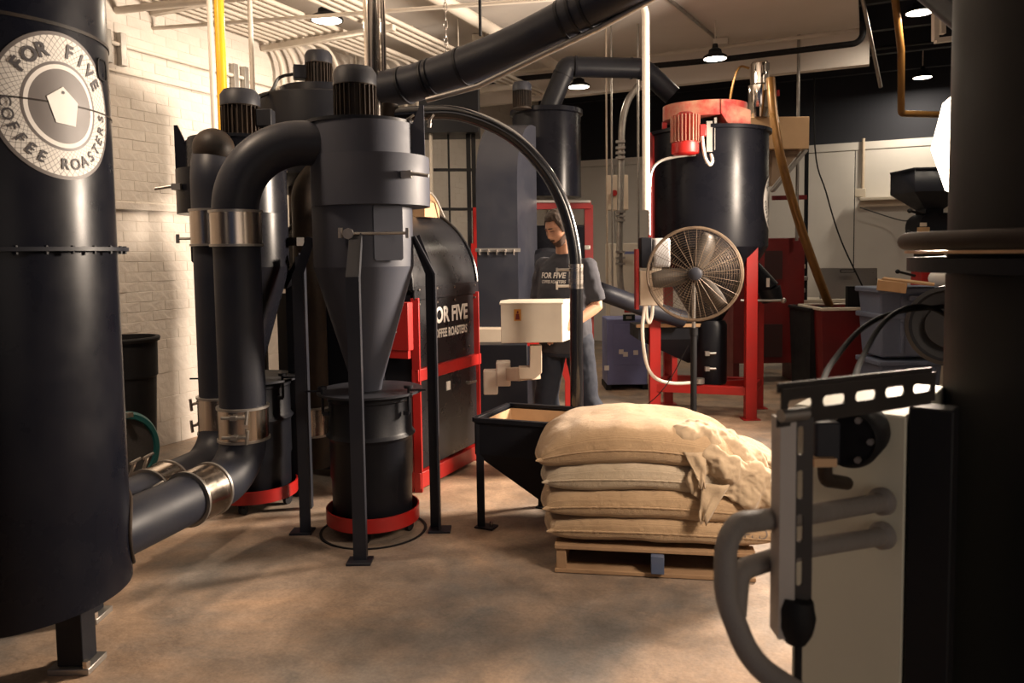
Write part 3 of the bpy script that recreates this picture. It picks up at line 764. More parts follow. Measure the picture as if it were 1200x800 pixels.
# vertical duct to its left with clamp, dark leg frames
VX = PX(362, 5.0)
t = thing('return_duct', 'dusty black duct bending down between the two cyclones', 'duct', at(VX, .1))
MB().tube(fillet([P(392, 200, 5.1), at(VX, P(362, 205, 5.0).z), at(VX, .12)], .2, 12), .10, 28).build('duct_run', DUSTY, t)
clampband(t, at(VX, P(362, 508, 5.0).z), at(VX, P(362, 476, 5.0).z), RT*-.2+FL, UP, rr=.10, L=.05)
t = thing('support_frame', 'dark angle-iron frame standing between the two cyclones', 'frame', at(PX(348, 4.6), 0))
for px, d, zt, w in ((340, 4.75, 1.42, .055), (352, 4.5, 1.50, .05), (346, 5.3, 2.0, .05)):
    q = PX(px, d); MB().bar(at(q, .005), at(q, zt), w, w).build('post', CHAR if d < 5 else DUSTY, t)
MB().bar(P(330, 283, 4.75), P(352, 283, 4.6), .05).build('cross_bar', DUSTY, t)
MB().bar(P(338, 335, 4.75), P(356, 300, 4.6), .05).build('brace', CHAR, t)

# ================================================================== BIG BLACK DUCT overhead + curved hose
t = thing('exhaust_duct', 'long black round duct rising across the ceiling toward the upper right', 'duct', P(452, 103, 4.45))
pp = [P(448, 105, 4.5), P(486, 97, 4.45), P(540, 79, 4.35), P(600, 55, 4.2), P(660, 25, 4.05), P(720, -8, 3.9), P(800, -55, 3.7), P(870, -105, 3.5), at(P(890, -125, 3.45), 3.45), at(P(892, -127, 3.45), 3.84)]
MB().tube(bez(pp, 36), .104, 36).build('duct_run', DUCT, t)
for i, (px, py, d) in enumerate(((475, 100, 4.46), (502, 92.5, 4.42), (508, 90.5, 4.41), (543, 78, 4.345), (662, 24, 4.045), (675, 17, 4.01), (688, 10, 3.98))):
    c0 = P(px, py, d); dd = (P(px+20, py-(8 if px < 560 else 10.5), d-.05)-c0).normalized()
    MB().cyl(c0-dd*.008, c0+dd*.008, .110, n=36).build('joint_ring', BLK, t)
tag(MB().tube([P(500, 117, 4.3), P(560, 101, 4.2), P(640, 62, 4.05), P(700, 34, 3.95), P(790, -15, 3.8)], .016, 10).build('conduit', DULLS), 'thin silvery conduit following the underside of the long black duct', 'pipe')
# chain
ch = MB(); a = P(523, 14, 4.6); b = P(523, 63, 4.4); a = at(b, 3.84)
nl = 26
for i in range(nl):
    c0 = b+(a-b)*(i+.5)/nl; L_ = (a-b).length/nl; pts = [c0+UP*(L_*.62*math.sin(2*PI*k/10))+(RT if i % 2 else FW)*(.009*math.cos(2*PI*k/10)) for k in range(10)]
    ch.tube(pts, .0025, 5, closed=True)
tag(ch.build('hanging_chain', STEEL), 'thin metal chain holding the long black duct from the ceiling', 'chain')
tag(MB().cyl(P(563, 42, 4.3), at(P(563, 42, 4.3), 3.84), .009, n=8).build('threaded_rod', RUB), 'black hanger rod above the long black duct', 'rod')
t = thing('suction_hose', 'glossy black curved pipe arching in front of the man down to the hopper', 'pipe', P(675, 478, 4.42))
hp = [P(452, 135, 4.22), P(500, 132, 4.25), P(535, 133, 4.28), P(575, 146, 4.32), P(610, 168, 4.36), P(640, 202, 4.39), P(660, 240, 4.41), P(671, 280, 4.42), P(675, 320, 4.42), P(675.5, 400, 4.42), P(676, 486, 4.42)]
MB().tube(bez(hp, 60), .038, 28).build('pipe_run', HOSE, t)
z0_, z1_ = P(675, 338, 4.42), P(675, 309, 4.42)
b = MB().cyl(z0_, z1_, .042, n=28).build('clamp_band', COPPER if False else STEEL, t)
for yy in (316, 335):
    k_ = MB(); p = P(667, yy, 4.40); k_.cyl(p, p-RT*.07, .008, n=8); k_.bar(p-RT*.07-UP*(.02 if yy > 320 else .012), p-RT*.07+UP*(.025 if yy > 320 else .012), .012); k_.build('clamp_handle', WHITEP if yy > 320 else DULLS, b)
MB().cyl(P(455, 152, 4.22), P(457, 122, 4.22), .045, n=20).build('riser', DUSTY, t)
k_ = MB(); tbolt(k_, P(484, 148, 4.2), UP+RT*-.3, RT+UP*.6, .05, .006, .05); tbolt(k_, P(503, 148, 4.2), UP+RT*.2, RT+UP*1.2, .04, .006, .06); k_.build('clamp_handle', DULLS, t)
# ================================================================== ROASTER
NR = F(488, 577); L = .86; H = 1.262; RR = .56
ex = Vector((-1, 0, 0)); ey = Vector((0, 1, 0))      # ex into the machine, ey along its face
def RP(u, v, z): return Vector((NR.x, NR.y, 0)) + ey*u + ex*v + UP*z   # u along, v inward
t = thing('coffee_roaster', 'black and red drum roaster with curved hood and white lettering', 'roaster', RP(0, 0, 0))
MB().box(RP(L/2, RR, .66), (2*RR-.04, L-.03, 1.18)).build('cabinet', BLK, t)
mb = MB(); n = 28; vs = []
for u in (0, L):
    for i in range(n+1):
        a = PI*i/n; vs.append(RP(u, RR-RR*math.cos(a), H+.02+RR*math.sin(a)*1.0))
mb.add(vs, [(i, i+1, n+1+i+1, n+1+i) for i in range(n)] + [tuple(range(n+1)), tuple(range(n+1, 2*n+2))])
HOODM = mat('satin_black_hood', (.009, .0095, .012), .3, .1, (.015, .015, .018), 5, .6, rv=.07)
mb.build('hood', HOODM, t, ang=50)
for u in (0, L):
    MB().tube([RP(u, RR-(RR+.006)*math.cos(PI*i/n), H+.02+(RR+.006)*math.sin(PI*i/n)) for i in range(n+1)], .012, 8).build('hood_rim', HOODM, t)
MB().bar(RP(0, -.012, H), RP(L, -.012, H), .012, .085).build('hood_flange', HOODM, t)
b_ = MB()
for u in (.05, .27, .5, .80):
    for z in (H+.02, H-.07): b_.cyl(RP(u, -.012, z), RP(u, -.026, z), .008, n=8)
b_.build('rivets', STEEL, t, kind='stuff')
# red frame
for u in (.025, L-.025): MB().bar(RP(u, -.005, .0), RP(u, -.005, H-.03), .05, .05).build('frame_post', RED, t, bev=.002)
MB().bar(RP(0, -.008, .745), RP(L, -.008, .745), .05, .075).build('frame_rail', RED, t, bev=.002)
MB().bar(RP(0, -.008, .075), RP(L, -.008, .075), .05, .10).build('frame_rail', RED, t, bev=.002)
MB().box(RP(L/2, .012, 1.0), (.03, L-.10, .43)).build('upper_panel', HOODM, t)
dp = MB().box(RP(L/2, .0, .42), (.03, L-.10, .56)).build('door', HOODM, t)
k_ = MB(); k_.cyl(RP(L-.2, -.01, .60), RP(L-.2, -.05, .60), .012, n=10); k_.bar(RP(L-.24, -.05, .60), RP(L-.12, -.05, .60), .014); k_.build('handle', DULLS, dp)
MB().box(RP(.40, -.018, .62), (.006, .05, .06)).build('sticker', WHITE, dp)
b_ = MB()
for u, z in ((L-.13, .85), (L-.22, .84), (L-.13, .95), (L-.13, 1.02), (L-.20, 1.04)): b_.cyl(RP(u, -.002, z), RP(u, -.012, z), .008, n=8)
b_.build('rivets', STEEL, t, kind='stuff')
L_ = MB(); flat_text(L_, 'FOR FIVE', RP(L-.40, -.008, 1.055), ey, UP, .100, width=.50, bold=.035)
flat_text(L_, 'COFFEE ROASTERS', RP(L-.40, -.008, .955), ey, UP, .056, width=.48, bold=.03); L_.build('lettering', WHITE, t)
# near end: red box and dark opening
MB().box(RP(-.04, .10, 1.06), (.22, .06, .30)).build('gas_box', RED, t, bev=.004)
MB().prism([(0, 0), (.35, 0), (.35, .34), (.0, .22)], RP(-.03, .0, .86), ex, UP, -ey, .03).build('end_panel', RED, t)
L_ = MB()
for k in range(2): flat_text(L_, 'FF'[k], RP(-.072, .135, 1.0-.0)-ex*.05*k, -ex, UP, .05, bold=.02)
L_.build('lettering', WHITE, t)
for v in (.06, 1.0): MB().bar(RP(.02, v, 0), RP(.02, v, .7), .06).build('leg', RED, t)
# chute on hood
MB().prism([(0, 0), (.22, 0), (.22, .10), (.14, .19), (.0, .19)], RP(.5, RR-.14, H+RR-.06), -ex, UP, ey, .20).build('bean_chute', COPPER, t)
MB().tube(bez([RP(.35, RR-.2, H+RR+.02), RP(.45, RR-.28, H+RR+.13), RP(.6, RR-.36, H+RR+.10), RP(.7, RR-.40, H+RR-.06)], 18), .008, 8).build('wire', DULLS, t)
# ------------------------------------------------- control arm + box
d_ = 5.05
t = thing('control_cabinet', 'cream sloped control box on a square beige arm beside the roaster', 'control box', P(600, 437, d_))
MB().box(P(590, 437, 5.36), (.10, .12, .17), rot=YAW).build('wall_mount', WHITEP, t, bev=.008)
MB().box(P(575, 447, 5.36), (.10, .10, .17), rot=YAW).build('mount_plate', WHITEP, t, bev=.008)
MB().bar(P(598, 438, 5.34), P(614, 438, 5.16), .09).build('arm_sleeve', BEIGE, t, bev=.005)
MB().bar(P(602, 438, 5.3), P(628, 438, d_), .075).build('arm_tube', BEIGE, t, bev=.005)
elb = [(608, 444), (608, 430.5), (621, 430.5), (621, 405), (635, 405), (635, 437), (627, 444)]
mb = MB(); q0 = [P(x, y, d_-.045) for x, y in elb]; q1 = [p+FW*.09 for p in q0]; n = len(elb)
mb.add(q0+q1, [tuple(range(n)), tuple(range(n, 2*n))]+[(i, (i+1) % n, n+(i+1) % n, n+i) for i in range(n)]); mb.build('arm_elbow', BEIGE, t, bev=.004)
# box: profile extruded along RT
bx0 = P(587, 402, d_-.12); w_ = .40; zt = P(587, 356, d_-.12).z; hz = zt-bx0.z
prof = [(0, 0), (.0, hz), (.02, hz+.012), (.17, hz+.012), (.42, .07), (.42, -.0)]
e_b = (FW*.93+RT*.37).normalized(); e_r = RT
mb = MB().prism([(a, b) for a, b in prof], bx0, e_b, UP, e_r, w_); o = mb.build('enclosure', CREAM, t, bev=.006)
MB().prism([(-.0035, hz-.006), (-.0035, hz+.004), (.018, hz+.02), (.175, hz+.02), (.175, hz-.006)], bx0-e_r*.006, e_b, UP, e_r, w_+.012).build('lid', CREAM, t, bev=.002)
MB().cyl(P(652, 378, d_-.05)+RT*.0, P(652, 378, d_-.05)+RT*.03, .012, n=12).build('latch', DULLS, t)
mb = MB(); c_ = P(606.5, 369, d_-.128); mb.box(c_, (.045, .004, .075), rot=YAW); s_ = mb.build('sticker', mat('amber_print', (.55, .25, .04), .6), t)
mb = MB(); mb.ball(c_+FL*.003+UP*.018, .008, 1, .2, 1.1, n=6); mb.prism([(-.014, -.03), (.014, -.03), (.01, .008), (-.01, .008)], c_+FL*.003, RT, UP, FL, .002); mb.build('sticker_figure', mat('dark_red_print', (.14, .012, .01), .6), s_)
MB().box(P(621, 385, d_+.9), (.6, .2, .1), rot=YAW).build('shelf', BEIGE, t) if False else None
# ================================================================== HOPPER TABLE
FLc = at(P(556, 491, 4.14), 0); zt = .60
hx = (C(.86, -.33)).normalized(); hy = (C(.4226, .9)).normalized()   # along width, along depth
Wd, Dp = .98, .44
def HP(u, v, z): return FLc + hx*u + hy*v + UP*z
t = thing('cooling_hopper', 'low black steel hopper table with plywood lined tray behind the sacks', 'hopper', HP(.5, .2, 0))
def rect(u0, u1, v0, v1, z): return [HP(u0, v0, z), HP(u1, v0, z), HP(u1, v1, z), HP(u0, v1, z)]
mb = MB(); zb = .38
outer_t, outer_m = rect(0, Wd, 0, Dp, zt), rect(0, Wd, 0, Dp, zb+.03)
inner_t, inner_m = rect(.025, Wd-.025, .025, Dp-.025, zt), rect(.03, Wd-.03, .03, Dp-.03, zb+.03)
vs = outer_t+outer_m+inner_t
fs = [(i, (i+1) % 4, 4+(i+1) % 4, 4+i) for i in range(4)] + [(i, (i+1) % 4, 8+(i+1) % 4, 8+i) for i in range(4)]
mb.add(vs, fs)
low = [HP(.42, .12, .09), HP(.62, .12, .09), HP(.62, .32, .09), HP(.42, .32, .09)]
mb.add(outer_m+low, [(i, (i+1) % 4, 4+(i+1) % 4, 4+i) for i in range(4)]+[(4, 5, 6, 7)])
mb.build('tray', BLK, t, ang=20)
for i in range(4):
    a_, b_2 = outer_t[i], outer_t[(i+1) % 4]; MB().bar(a_-UP*.0, b_2-UP*.0, .03, .025).build('rim', BLK, t, bev=.002)
mb = MB(); it = rect(.027, Wd-.027, .027, Dp-.027, zt-.012); im = rect(.027, Wd-.027, .027, Dp-.027, zb+.04)
mb.add(it+im, [(i, (i+1) % 4, 4+(i+1) % 4, 4+i) for i in range(4)]+[(4, 5, 6, 7)]); mb.build('lining', PLY, t, smooth=False)
mb = MB()
for (a_, b_2) in (((.40, .10), (.62, .10)), ((.62, .10), (.62, Dp-.03)), ((.40, .10), (.40, Dp-.03))):
    mb.bar(HP(a_[0], a_[1], zt-.06), HP(b_2[0], b_2[1], zt-.06), .014, .10)
mb.build('divider', PLY, t)
for u, v in ((.02, .02), (Wd-.02, .02), (.20, Dp-.0), (Wd-.02, Dp-.02)):
    lg = MB().bar(HP(u, v, 0.005), HP(u, v, zt-.01), .042).build('leg', BLK, t, bev=.002)
    fp = MB().box(HP(u+.03, v, .004), (.11, .08, .008), rot=-R(0)).build('foot_plate', BLK, lg); 
    MB().cyl(HP(u+.06, v, .005), HP(u+.06, v, .035), .010, n=6).build('anchor_bolt', STEEL, lg)

# ================================================================== PALLET + SACKS
pl0 = F(650, 671); pl1 = F(886, 683)
pe = (pl1-pl0).normalized(); pf = Vector((-pe.y, pe.x, 0)); PW = (pl1-pl0).length; PD = 1.02
def PP(u, v, z): return Vector((pl0.x, pl0.y, 0)) + pe*u + pf*v + UP*z
t = thing('wooden_pallet', 'weathered wooden pallet with a blue block under the burlap sacks', 'pallet', PP(PW/2, PD/2, 0))
PA = math.atan2(pe.y, pe.x)
for i in range(5): MB().box(PP(PW/2, .05+i*(PD-.10)/4, .125), (PW, .10, .018), rot=PA).build('deck_board', WOODP, t, bev=.002)
for i in range(3): MB().box(PP(PW/2, .05+i*(PD-.10)/2, .012), (PW, .10, .018), rot=PA).build('bottom_board', WOODP, t, bev=.002)
for i, u in enumerate((.03, PW*.52, PW-.03)):
    MB().box(PP(u, PD/2, .068), (.045, PD-.02, .094), rot=PA).build('stringer', WOODP, t, bev=.002)
MB().box(PP(PW*.52, -.002, .07), (.06, .05, .085), rot=PA).build('block', mat('blue_paint_wood', (.05, .08, .16), .6, 0, (.09, .10, .14), 8), t, bev=.003)
BW, BL_ = 1.02, .62
def sack(name, c, Lx, Wy, H, rz, seed, label, m=BURL, sag=.0, ear=.03, bulge=3.0, slope=0, seam=True, tilt=0, arch=.018, cat='sack'):
    c = Vector(c); rnd = random.Random(seed); off = Vector((rnd.uniform(-50, 50),)*3); nu, nv = 64, 40
    vs = []; uvs = []
    def outl(u, v):
        # superellipse-ish footprint with slightly drawn-in sides and pointed corners
        x = u*(Lx/2)*(1-.05*(1-abs(v))**2*0 - .0); y = v*(Wy/2)*(1-.04*(1-abs(u)**2)*0)
        rr = (abs(u)**6+abs(v)**6)
        k = 1 - .10*max(0, (abs(u)*abs(v))**3) + ear*max(0, abs(u*v)-.75)*2.2
        return x*k, y*k
    M_ = Matrix.Rotation(rz, 3, 'Z') @ Matrix.Rotation(tilt, 3, 'Y')
    def pt(u, v, top):
        x, y = outl(u, v)
        e = max(0, 1-abs(u)**4)**.42 * max(0, 1-abs(v)**5.5)**.36
        zt = e*H*(.56 if top else -.44)
        q = Vector((x*3.2, y*3.2, 5 if top else 0))+off
        wr = noise.noise(q)*.018 + noise.noise(q*2.7)*.009
        # radial gathers near the short ends
        g = max(0, abs(u)-.72)/.28
        wr += math.sin(v*16+noise.noise(q)*4)*.008*g*e
        crease = noise.noise(Vector((x*9, y*3, 2+top*3))+off); wr += (abs(crease)-.25)*.012*e
        z = zt + (wr if top else wr*.5) * min(1, e*2)
        z += -sag*(u*u) + slope*u + arch*(1-u*u)
        flat = 0 if top else 0
        z = max(z, -H*.40 - sag*(u*u)+slope*u+arch*(1-u*u)*.3) if not top else z
        return M_ @ Vector((x, y, z)) + c + UP*H*.42
    mb = MB(); fs = []; N = nu+1
    us = [math.sin(PI/2*(2*i/nu-1))*.85+(2*i/nu-1)*.15 for i in range(nu+1)]; vv = [math.sin(PI/2*(2*i/nv-1))*.85+(2*i/nv-1)*.15 for i in range(nv+1)]
    top = [[pt(u, v, True) for u in us] for v in vv]; bot = [[pt(u, v, False) for u in us] for v in vv]
    idx = {}
    def vid(j, i, tp):
        if i in (0, nu) or j in (0, nv): tp = True
        k = (j, i, tp)
        if k not in idx: idx[k] = len(vs); vs.append(top[j][i] if tp else bot[j][i]); uvs.append((us[i]*Lx/2+5, vv[j]*Wy/2+(0 if tp else 3)))
        return idx[k]
    for j in range(nv):
        for i in range(nu):
            fs.append((vid(j, i, True), vid(j, i+1, True), vid(j+1, i+1, True), vid(j+1, i, True)))
            fs.append((vid(j, i, False), vid(j+1, i, False), vid(j+1, i+1, False), vid(j, i+1, False)))
    mb.add(vs, fs)
    t = thing(name, label, cat, c)
    o = mb.build('sack_body', m, t, ang=80)
    ul = o.data.uv_layers.new(name='UVMap')
    for lp_ in o.data.loops: ul.data[lp_.index].uv = uvs[lp_.vertex_index]
    if seam:
        loop = [top[0][i] for i in range(nu+1)] + [top[j][nu] for j in range(1, nv+1)] + [top[nv][i] for i in range(nu-1, -1, -1)] + [top[j][0] for j in range(nv-1, 0, -1)]
        ctr = c+UP*H*.42
        fine = []
        for k in range(len(loop)):
            a_ = loop[k]; b_2 = loop[(k+1) % len(loop)]
            for w in (0, .5):
                p = a_*(1-w)+b_2*w; d = (p-ctr); d.z = 0; d.normalize(); fine.append(p+d*(.000+.002*math.sin(len(fine)*2.1)+rnd.uniform(-.001, .001)))
        MB().tube(fine, .0045, 6, closed=True).build('seam', m, t)
        # stitched corner ears
        for (j, i) in ((0, 0), (0, nu)):
            p = loop[0] if (i == 0) else loop[nu]; d = (p-ctr); d.z = 0; d.normalize()
            MB().lathe([(.014, -.02), (.009, .005), (.003, .02)], p, 8, M=d.to_track_quat('Z', 'Y').to_matrix()).build('corner_ear', m, t)
    return t
# front column
ctr = PP(PW*.5, .34, 0)
low_sack = sack('burlap_sack', PP(PW*.53, .32, .130), 1.10, .66, .155, PA, 1, 'bottom burlap sack of the pile, resting on the pallet', sag=.0)
sack('burlap_sack', PP(PW*.48, .31, .245), 1.04, .66, .172, PA, 2, 'third burlap sack from the top of the pile, plump right end', sag=.012)
sack('burlap_sack', PP(PW*.45, .30, .375), .98, .64, .165, PA, 3, 'greyish burlap sack directly under the topmost one', m=BURL2, sag=.012)
sack('burlap_sack', PP(PW*.41, .30, .485), .96, .66, .195, PA, 4, 'topmost plump burlap sack of the pile', sag=.03, arch=.035)
# rear column, seen at the right of the pile
sack('burlap_sack', PP(PW*.72, .80, .130), .92, .42, .18, PA+.05, 5, 'pale burlap sack low at the back right corner of the pallet', m=BURL3)
sack('burlap_sack', PP(PW*.76, .76, .290), .86, .42, .18, PA-.03, 6, 'burlap sack lying on the pale one at the right rear of the pile', m=BURL3)
sack('burlap_sack', PP(PW*.45, .82, .290), .8, .42, .20, PA+.02, 8, 'burlap sack hidden behind the pile, next to the hopper', m=BURL)
# printed letters, laid on the sack cloth
def print_on(sk, txt, o, ex, ey, dirn, h, width=None):
    body = [c for c in sk.children if c.name.startswith('sack_body')][0]; w0 = WORLD[body.name]
    tmp = MB(); flat_text(tmp, txt, o, ex, ey, h, width=width, bold=.0)
    vs = []
    for v in tmp.v:
        ok, loc, nr, _ = body.ray_cast(v-w0-dirn*.6, dirn)
        if not ok: return
        vs.append(loc+w0-dirn*.003)
    MB().add(vs, tmp.f).build('printed_mark', mat('sack_ink', (.16, .13, .11), .9, 0, rv=0), sk)
print_on(low_sack, 'ELD', PP(PW*1.0, .0, .20), pe, UP, pf, .045)
# draped empty sack
def drape():
    t = thing('empty_burlap_sack', 'crumpled empty burlap sack draped over the right end of the pile', 'sack', PP(PW*.86, .3, .3))
    mb = MB(); rnd = random.Random(3)
    blobs = [(.78, .16, .63, .20, .10, .06, .8, -.2), (.86, .10, .55, .19, .07, .08, .3, -.6), (.95, .18, .50, .18, .12, .06, .9, -.5),
             (.90, .00, .47, .16, .05, .09, .15, -.7), (1.00, .05, .42, .14, .08, .10, .4, -.8), (.82, -.01, .50, .13, .03, .10, -.2, -.9), (.76, -.01, .46, .09, .022, .09, .3, -1.1),
             (1.02, .20, .40, .13, .13, .10, .5, -.6), (.92, .32, .52, .20, .14, .06, .2, -.4), (1.0, .38, .42, .15, .12, .08, 1.1, -.6), (1.06, .12, .36, .08, .05, .09, .2, -.9), (.86, .24, .58, .18, .05, .06, 1.2, -.2)]
    for (x, y, z, a, b, c, rz, ry) in blobs:
        M_ = Matrix.Rotation(PA+rz, 3, 'Z') @ Matrix.Rotation(-ry, 3, 'Y')
        mb.ball(PP(PW*x, y, z), 1, a, b, c, n=12, M=M_)
    o = mb.build('cloth', BURL3, t)
    r = o.modifiers.new('remesh', 'REMESH'); r.mode = 'VOXEL'; r.voxel_size = .006; r.use_smooth_shade = True
    for nm, sc_, st in (('folds_a', .20, .075), ('folds_b', .055, .045)):
        tx = bpy.data.textures.new(nm, 'MUSGRAVE' if False else 'CLOUDS'); tx.noise_scale = sc_; tx.cloud_type = 'GRAYSCALE'; tx.noise_type = 'SOFT_NOISE'
        if nm == 'folds_a': tx.noise_basis = 'BLENDER_ORIGINAL'; tx.contrast = 1.6
        d = o.modifiers.new(nm, 'DISPLACE'); d.texture = tx; d.strength = st; d.mid_level = .5
    sm = o.modifiers.new('smooth', 'SMOOTH'); sm.factor = .5; sm.iterations = 4
    # loose corner flaps
    for (x, y, z, dx, dy, dz, w) in ((.70, -.03, .60, .03, -.03, -.14, .10), (.80, -.04, .46, -.06, -.03, -.16, .12), (1.06, .16, .52, .12, .0, -.08, .08)):
        f_ = MB(); nn = 10; vs = []
        for i in range(nn+1):
            for j in range(nn+1):
                u = i/nn; v = j/nn-.5; q = Vector((u*3+x*9, v*3, 2)); k = noise.noise(q)*.02
                vs.append(PP(PW*x + dx*u + (w*v*(1-.75*u)), y+dy*u + k, z+dz*u + .02*math.sin(v*9)*u))
        f_.add(vs, [(i*(nn+1)+j, i*(nn+1)+j+1, (i+1)*(nn+1)+j+1, (i+1)*(nn+1)+j) for i in range(nn) for j in range(nn)]); f_.build('cloth_flap', BURL3, t, ang=180, solid=.006)
    return t
drape()
# ================================================================== PEDESTAL FAN
fc = P(814, 321, 6.1)
fn_ = (FL*.96 - RT*.18 + UP*.03).normalized(); fx = UP.cross(fn_).normalized(); fy = fn_.cross(fx).normalized()
t = thing('pedestal_fan', 'large round caged industrial fan standing in front of the silo', 'fan', at(fc, 0))
RF = .37
def fpt(a, r, dz): return fc + fx*(r*math.cos(a)) + fy*(r*math.sin(a)) + fn_*dz
CAGEM = mat('rusty_cage_wire', (.07, .05, .035), .5, .4, (.16, .11, .07), 6, .5)
for rr, dz, w in ((RF, 0, .009), (RF-.01, .05, .004), (RF-.01, -.05, .004)):
    MB().tube([fpt(2*PI*i/64, rr, dz) for i in range(64)], w, 8, closed=True).build('cage_ring', CAGEM, t)
cage = MB()
for side in (1, -1):
    for k in range(16):
        rr = .07+k*.019; dz = side*(.05+.045*(1-(rr/RF)**2)); cage.tube([fpt(2*PI*i/48, rr, dz) for i in range(48)], .0008, 4, closed=True)
    for k in range(22):
        a = 2*PI*k/22+(.1 if side > 0 else 0); cage.tube([fpt(a, .05, side*.1), fpt(a, .2, side*(.05+.045*(1-(.2/RF)**2))), fpt(a, RF, side*.03)], .0020 if side > 0 else .0012, 5)
cage.build('cage', CAGEM, t)
for k in range(3):
    a = R(68)+k*2*PI/3; n = 10; vs = []
    for i in range(n+1):
        r_ = .07+(RF-.1)*i/n; w = .055+.045*math.sin(PI*min(1, i/n*.75+.1))
        for s in (-1, 1): vs.append(fpt(a+s*w/r_*.75 if r_ > .05 else a, r_, s*.028))
    MB().add(vs, [(2*i, 2*i+1, 2*i+3, 2*i+2) for i in range(n)]).build('blade', mat('fan_blade_grey', (.03, .025, .022), .5, .1, (.055, .043, .032), 5), t, solid=.003)
M_ = fn_.to_track_quat('Z', 'Y').to_matrix()
MB().lathe([(.002, .115), (.03, .115), (.05, .105), (.055, .085), (.05, .06)], fc, 24, M=M_, caps=False).build('hub_cap', CHAR, t)
MB().lathe([(.05, .05), (.05, -.02), (.06, -.05), (.07, -.06), (.07, -.22), (.05, -.25), (.002, -.25)], fc, 24, M=M_).build('motor', RUB, t)
pb = at(fc, 0)-fn_*.13; pb.z = 0
MB().cyl(pb+UP*.02, at(pb, fc.z-.45), .026, n=16).build('pole', RUB, t)
MB().cyl(at(pb, fc.z-.6), at(pb, fc.z-.05), .016, n=12).build('inner_pole', DULLS, t)
MB().cyl(at(pb, fc.z-.50), at(pb, fc.z-.44), .034, n=16).build('pole_collar', RUB, t)
MB().lathe([(.26, 0), (.26, .02), (.05, .045), (.03, .06)], at(pb, 0), 36).build('base', RUB, t)
# ================================================================== SILO on red frame
FRl = F(879, 491); BRl = F(888, 478); BLl = F(783, 473); FLl = BLl-(BRl-FRl)
SC = (FRl+BLl)/2; SR = .535
t = thing('bean_silo', 'black round silo on a bright red leg frame with red blower on top', 'silo', at(SC, 0))
MB().lathe([(SR, 1.535), (SR, 2.54), (SR+.025, 2.545), (SR+.025, 2.575), (SR-.02, 2.58), (.01, 2.59)], at(SC, 0), 96).build('silo_shell', SILOM, t)
MB().lathe([(.10, .80), (SR, 1.535)], at(SC, 0), 72).build('silo_cone', SILOM, t)
MB().cyl(at(SC, .55), at(SC, .82), .10, n=28).build('outlet_pipe', NAVY, t)
for q, zt_, nm in ((FRl, 2.57, 1), (BRl, 1.7, 0), (BLl, 1.7, 0), (FLl, 2.57, 1)):
    lg = MB().bar(at(q, .006), at(q, zt_), .10 if nm else .085, .07, up=FW).build('leg', RED, t, bev=.003)
    MB().box(at(q, .004), (.15, .13, .008), rot=YAW).build('foot_plate', RED, lg)
zr = P(800, 456, 6.9).z
for a_, b_2 in ((FLl, FRl), (FRl, BRl), (BLl, BRl), (FLl, BLl)): MB().bar(at(a_, zr), at(b_2, zr), .06, .075).build('frame_rail', RED, t, bev=.003)
MB().bar(at(FLl, zr), at(BRl, zr), .06, .06).build('frame_rail', RED, t, bev=.003)
# roundel on the right flank
a0, z0 = angle_for(SC, SR, 903, 238)
roundel(t, SC, SR, a0+.06, z0, .26, simple=True)
# red blower on top
bc = at(SC, 0)+RT*-.09+FL*.06
mb = MB(); vs = []; n = 48
for z in (2.68, 2.81):
    for i in range(n):
        a = 2*PI*i/n; r_ = .33+.09*max(0, math.cos(a+.3)); vs.append(at(bc, z)+RT*r_*math.cos(a)+FW*r_*math.sin(a)*.9)
mb.add(vs, [(i, (i+1) % n, n+(i+1) % n, n+i) for i in range(n)]+[tuple(range(n)), tuple(range(n, 2*n))]); mb.build('blower_housing', DUSTRED, t, ang=50)
MB().prism([(.0, 0), (.26, -.10), (.26, -.27), (.10, -.27), (.0, -.12)], at(bc, 2.81)+RT*.10+FL*.34, RT, UP, FW, .30).build('blower_outlet', DUSTRED, t, bev=.004)
for s in (-.3, .12, .3): MB().bar(at(bc, 2.57)+RT*s+FW*(.1), at(bc, 2.69)+RT*s+FW*.1, .04).build('bracket', RED, t)
MB().lathe([(.20, 2.57), (.20, 2.69)], at(bc, 0)+FW*.1, 32).build('blower_neck', NAVY, t)
mp = P(803, 182, 6.58); m_ = MB().lathe([(.08, 0), (.11, .012), (.115, .02), (.115, .10), (.10, .105), (.10, .33), (.05, .36), (.01, .36)], mp, 32).build('blower_motor', RED, t)
f_ = MB()
for k in range(24):
    a = 2*PI*k/24; d = Vector((math.cos(a), math.sin(a), 0)); f_.bar(mp+d*.108+UP*.11, mp+d*.108+UP*.33, .007, .03, up=d)
f_.build('cooling_fins', mat('dusty_fins', (.33, .21, .15), .6, .2, (.42, .10, .07), 8), m_)
MB().box(P(823, 153, 6.55), (.055, .06, .10), rot=YAW).build('terminal_box', RED, m_, bev=.008)
MB().bar(P(831, 142, 6.6), P(831, 178, 6.6), .03, .05).build('motor_plate', DULLS, t)
MB().bar(P(838, 138, 6.62), P(838, 176, 6.62), .035, .02).build('motor_plate', DULLS, t)
MB().tube(bez([P(823, 160, 6.52), P(824, 172, 6.5), P(827, 186, 6.5), P(832, 193, 6.5), P(835, 188, 6.5), P(833, 181, 6.55)], 24), .014, 8).build('cable', WHITEP, t)
MB().tube(bez([P(815, 181, 6.6), P(790, 184, 6.6), P(772, 190, 6.6), P(763, 203, 6.6), P(761, 230, 6.6), P(761, 275, 6.6)], 30), .013, 8).build('cable', DULLS, t)
# red side rail at the left edge of the silo
MB().bar(P(762, 158, 6.75), P(762, 280, 6.75), .035).build('side_rail', DRED, t)
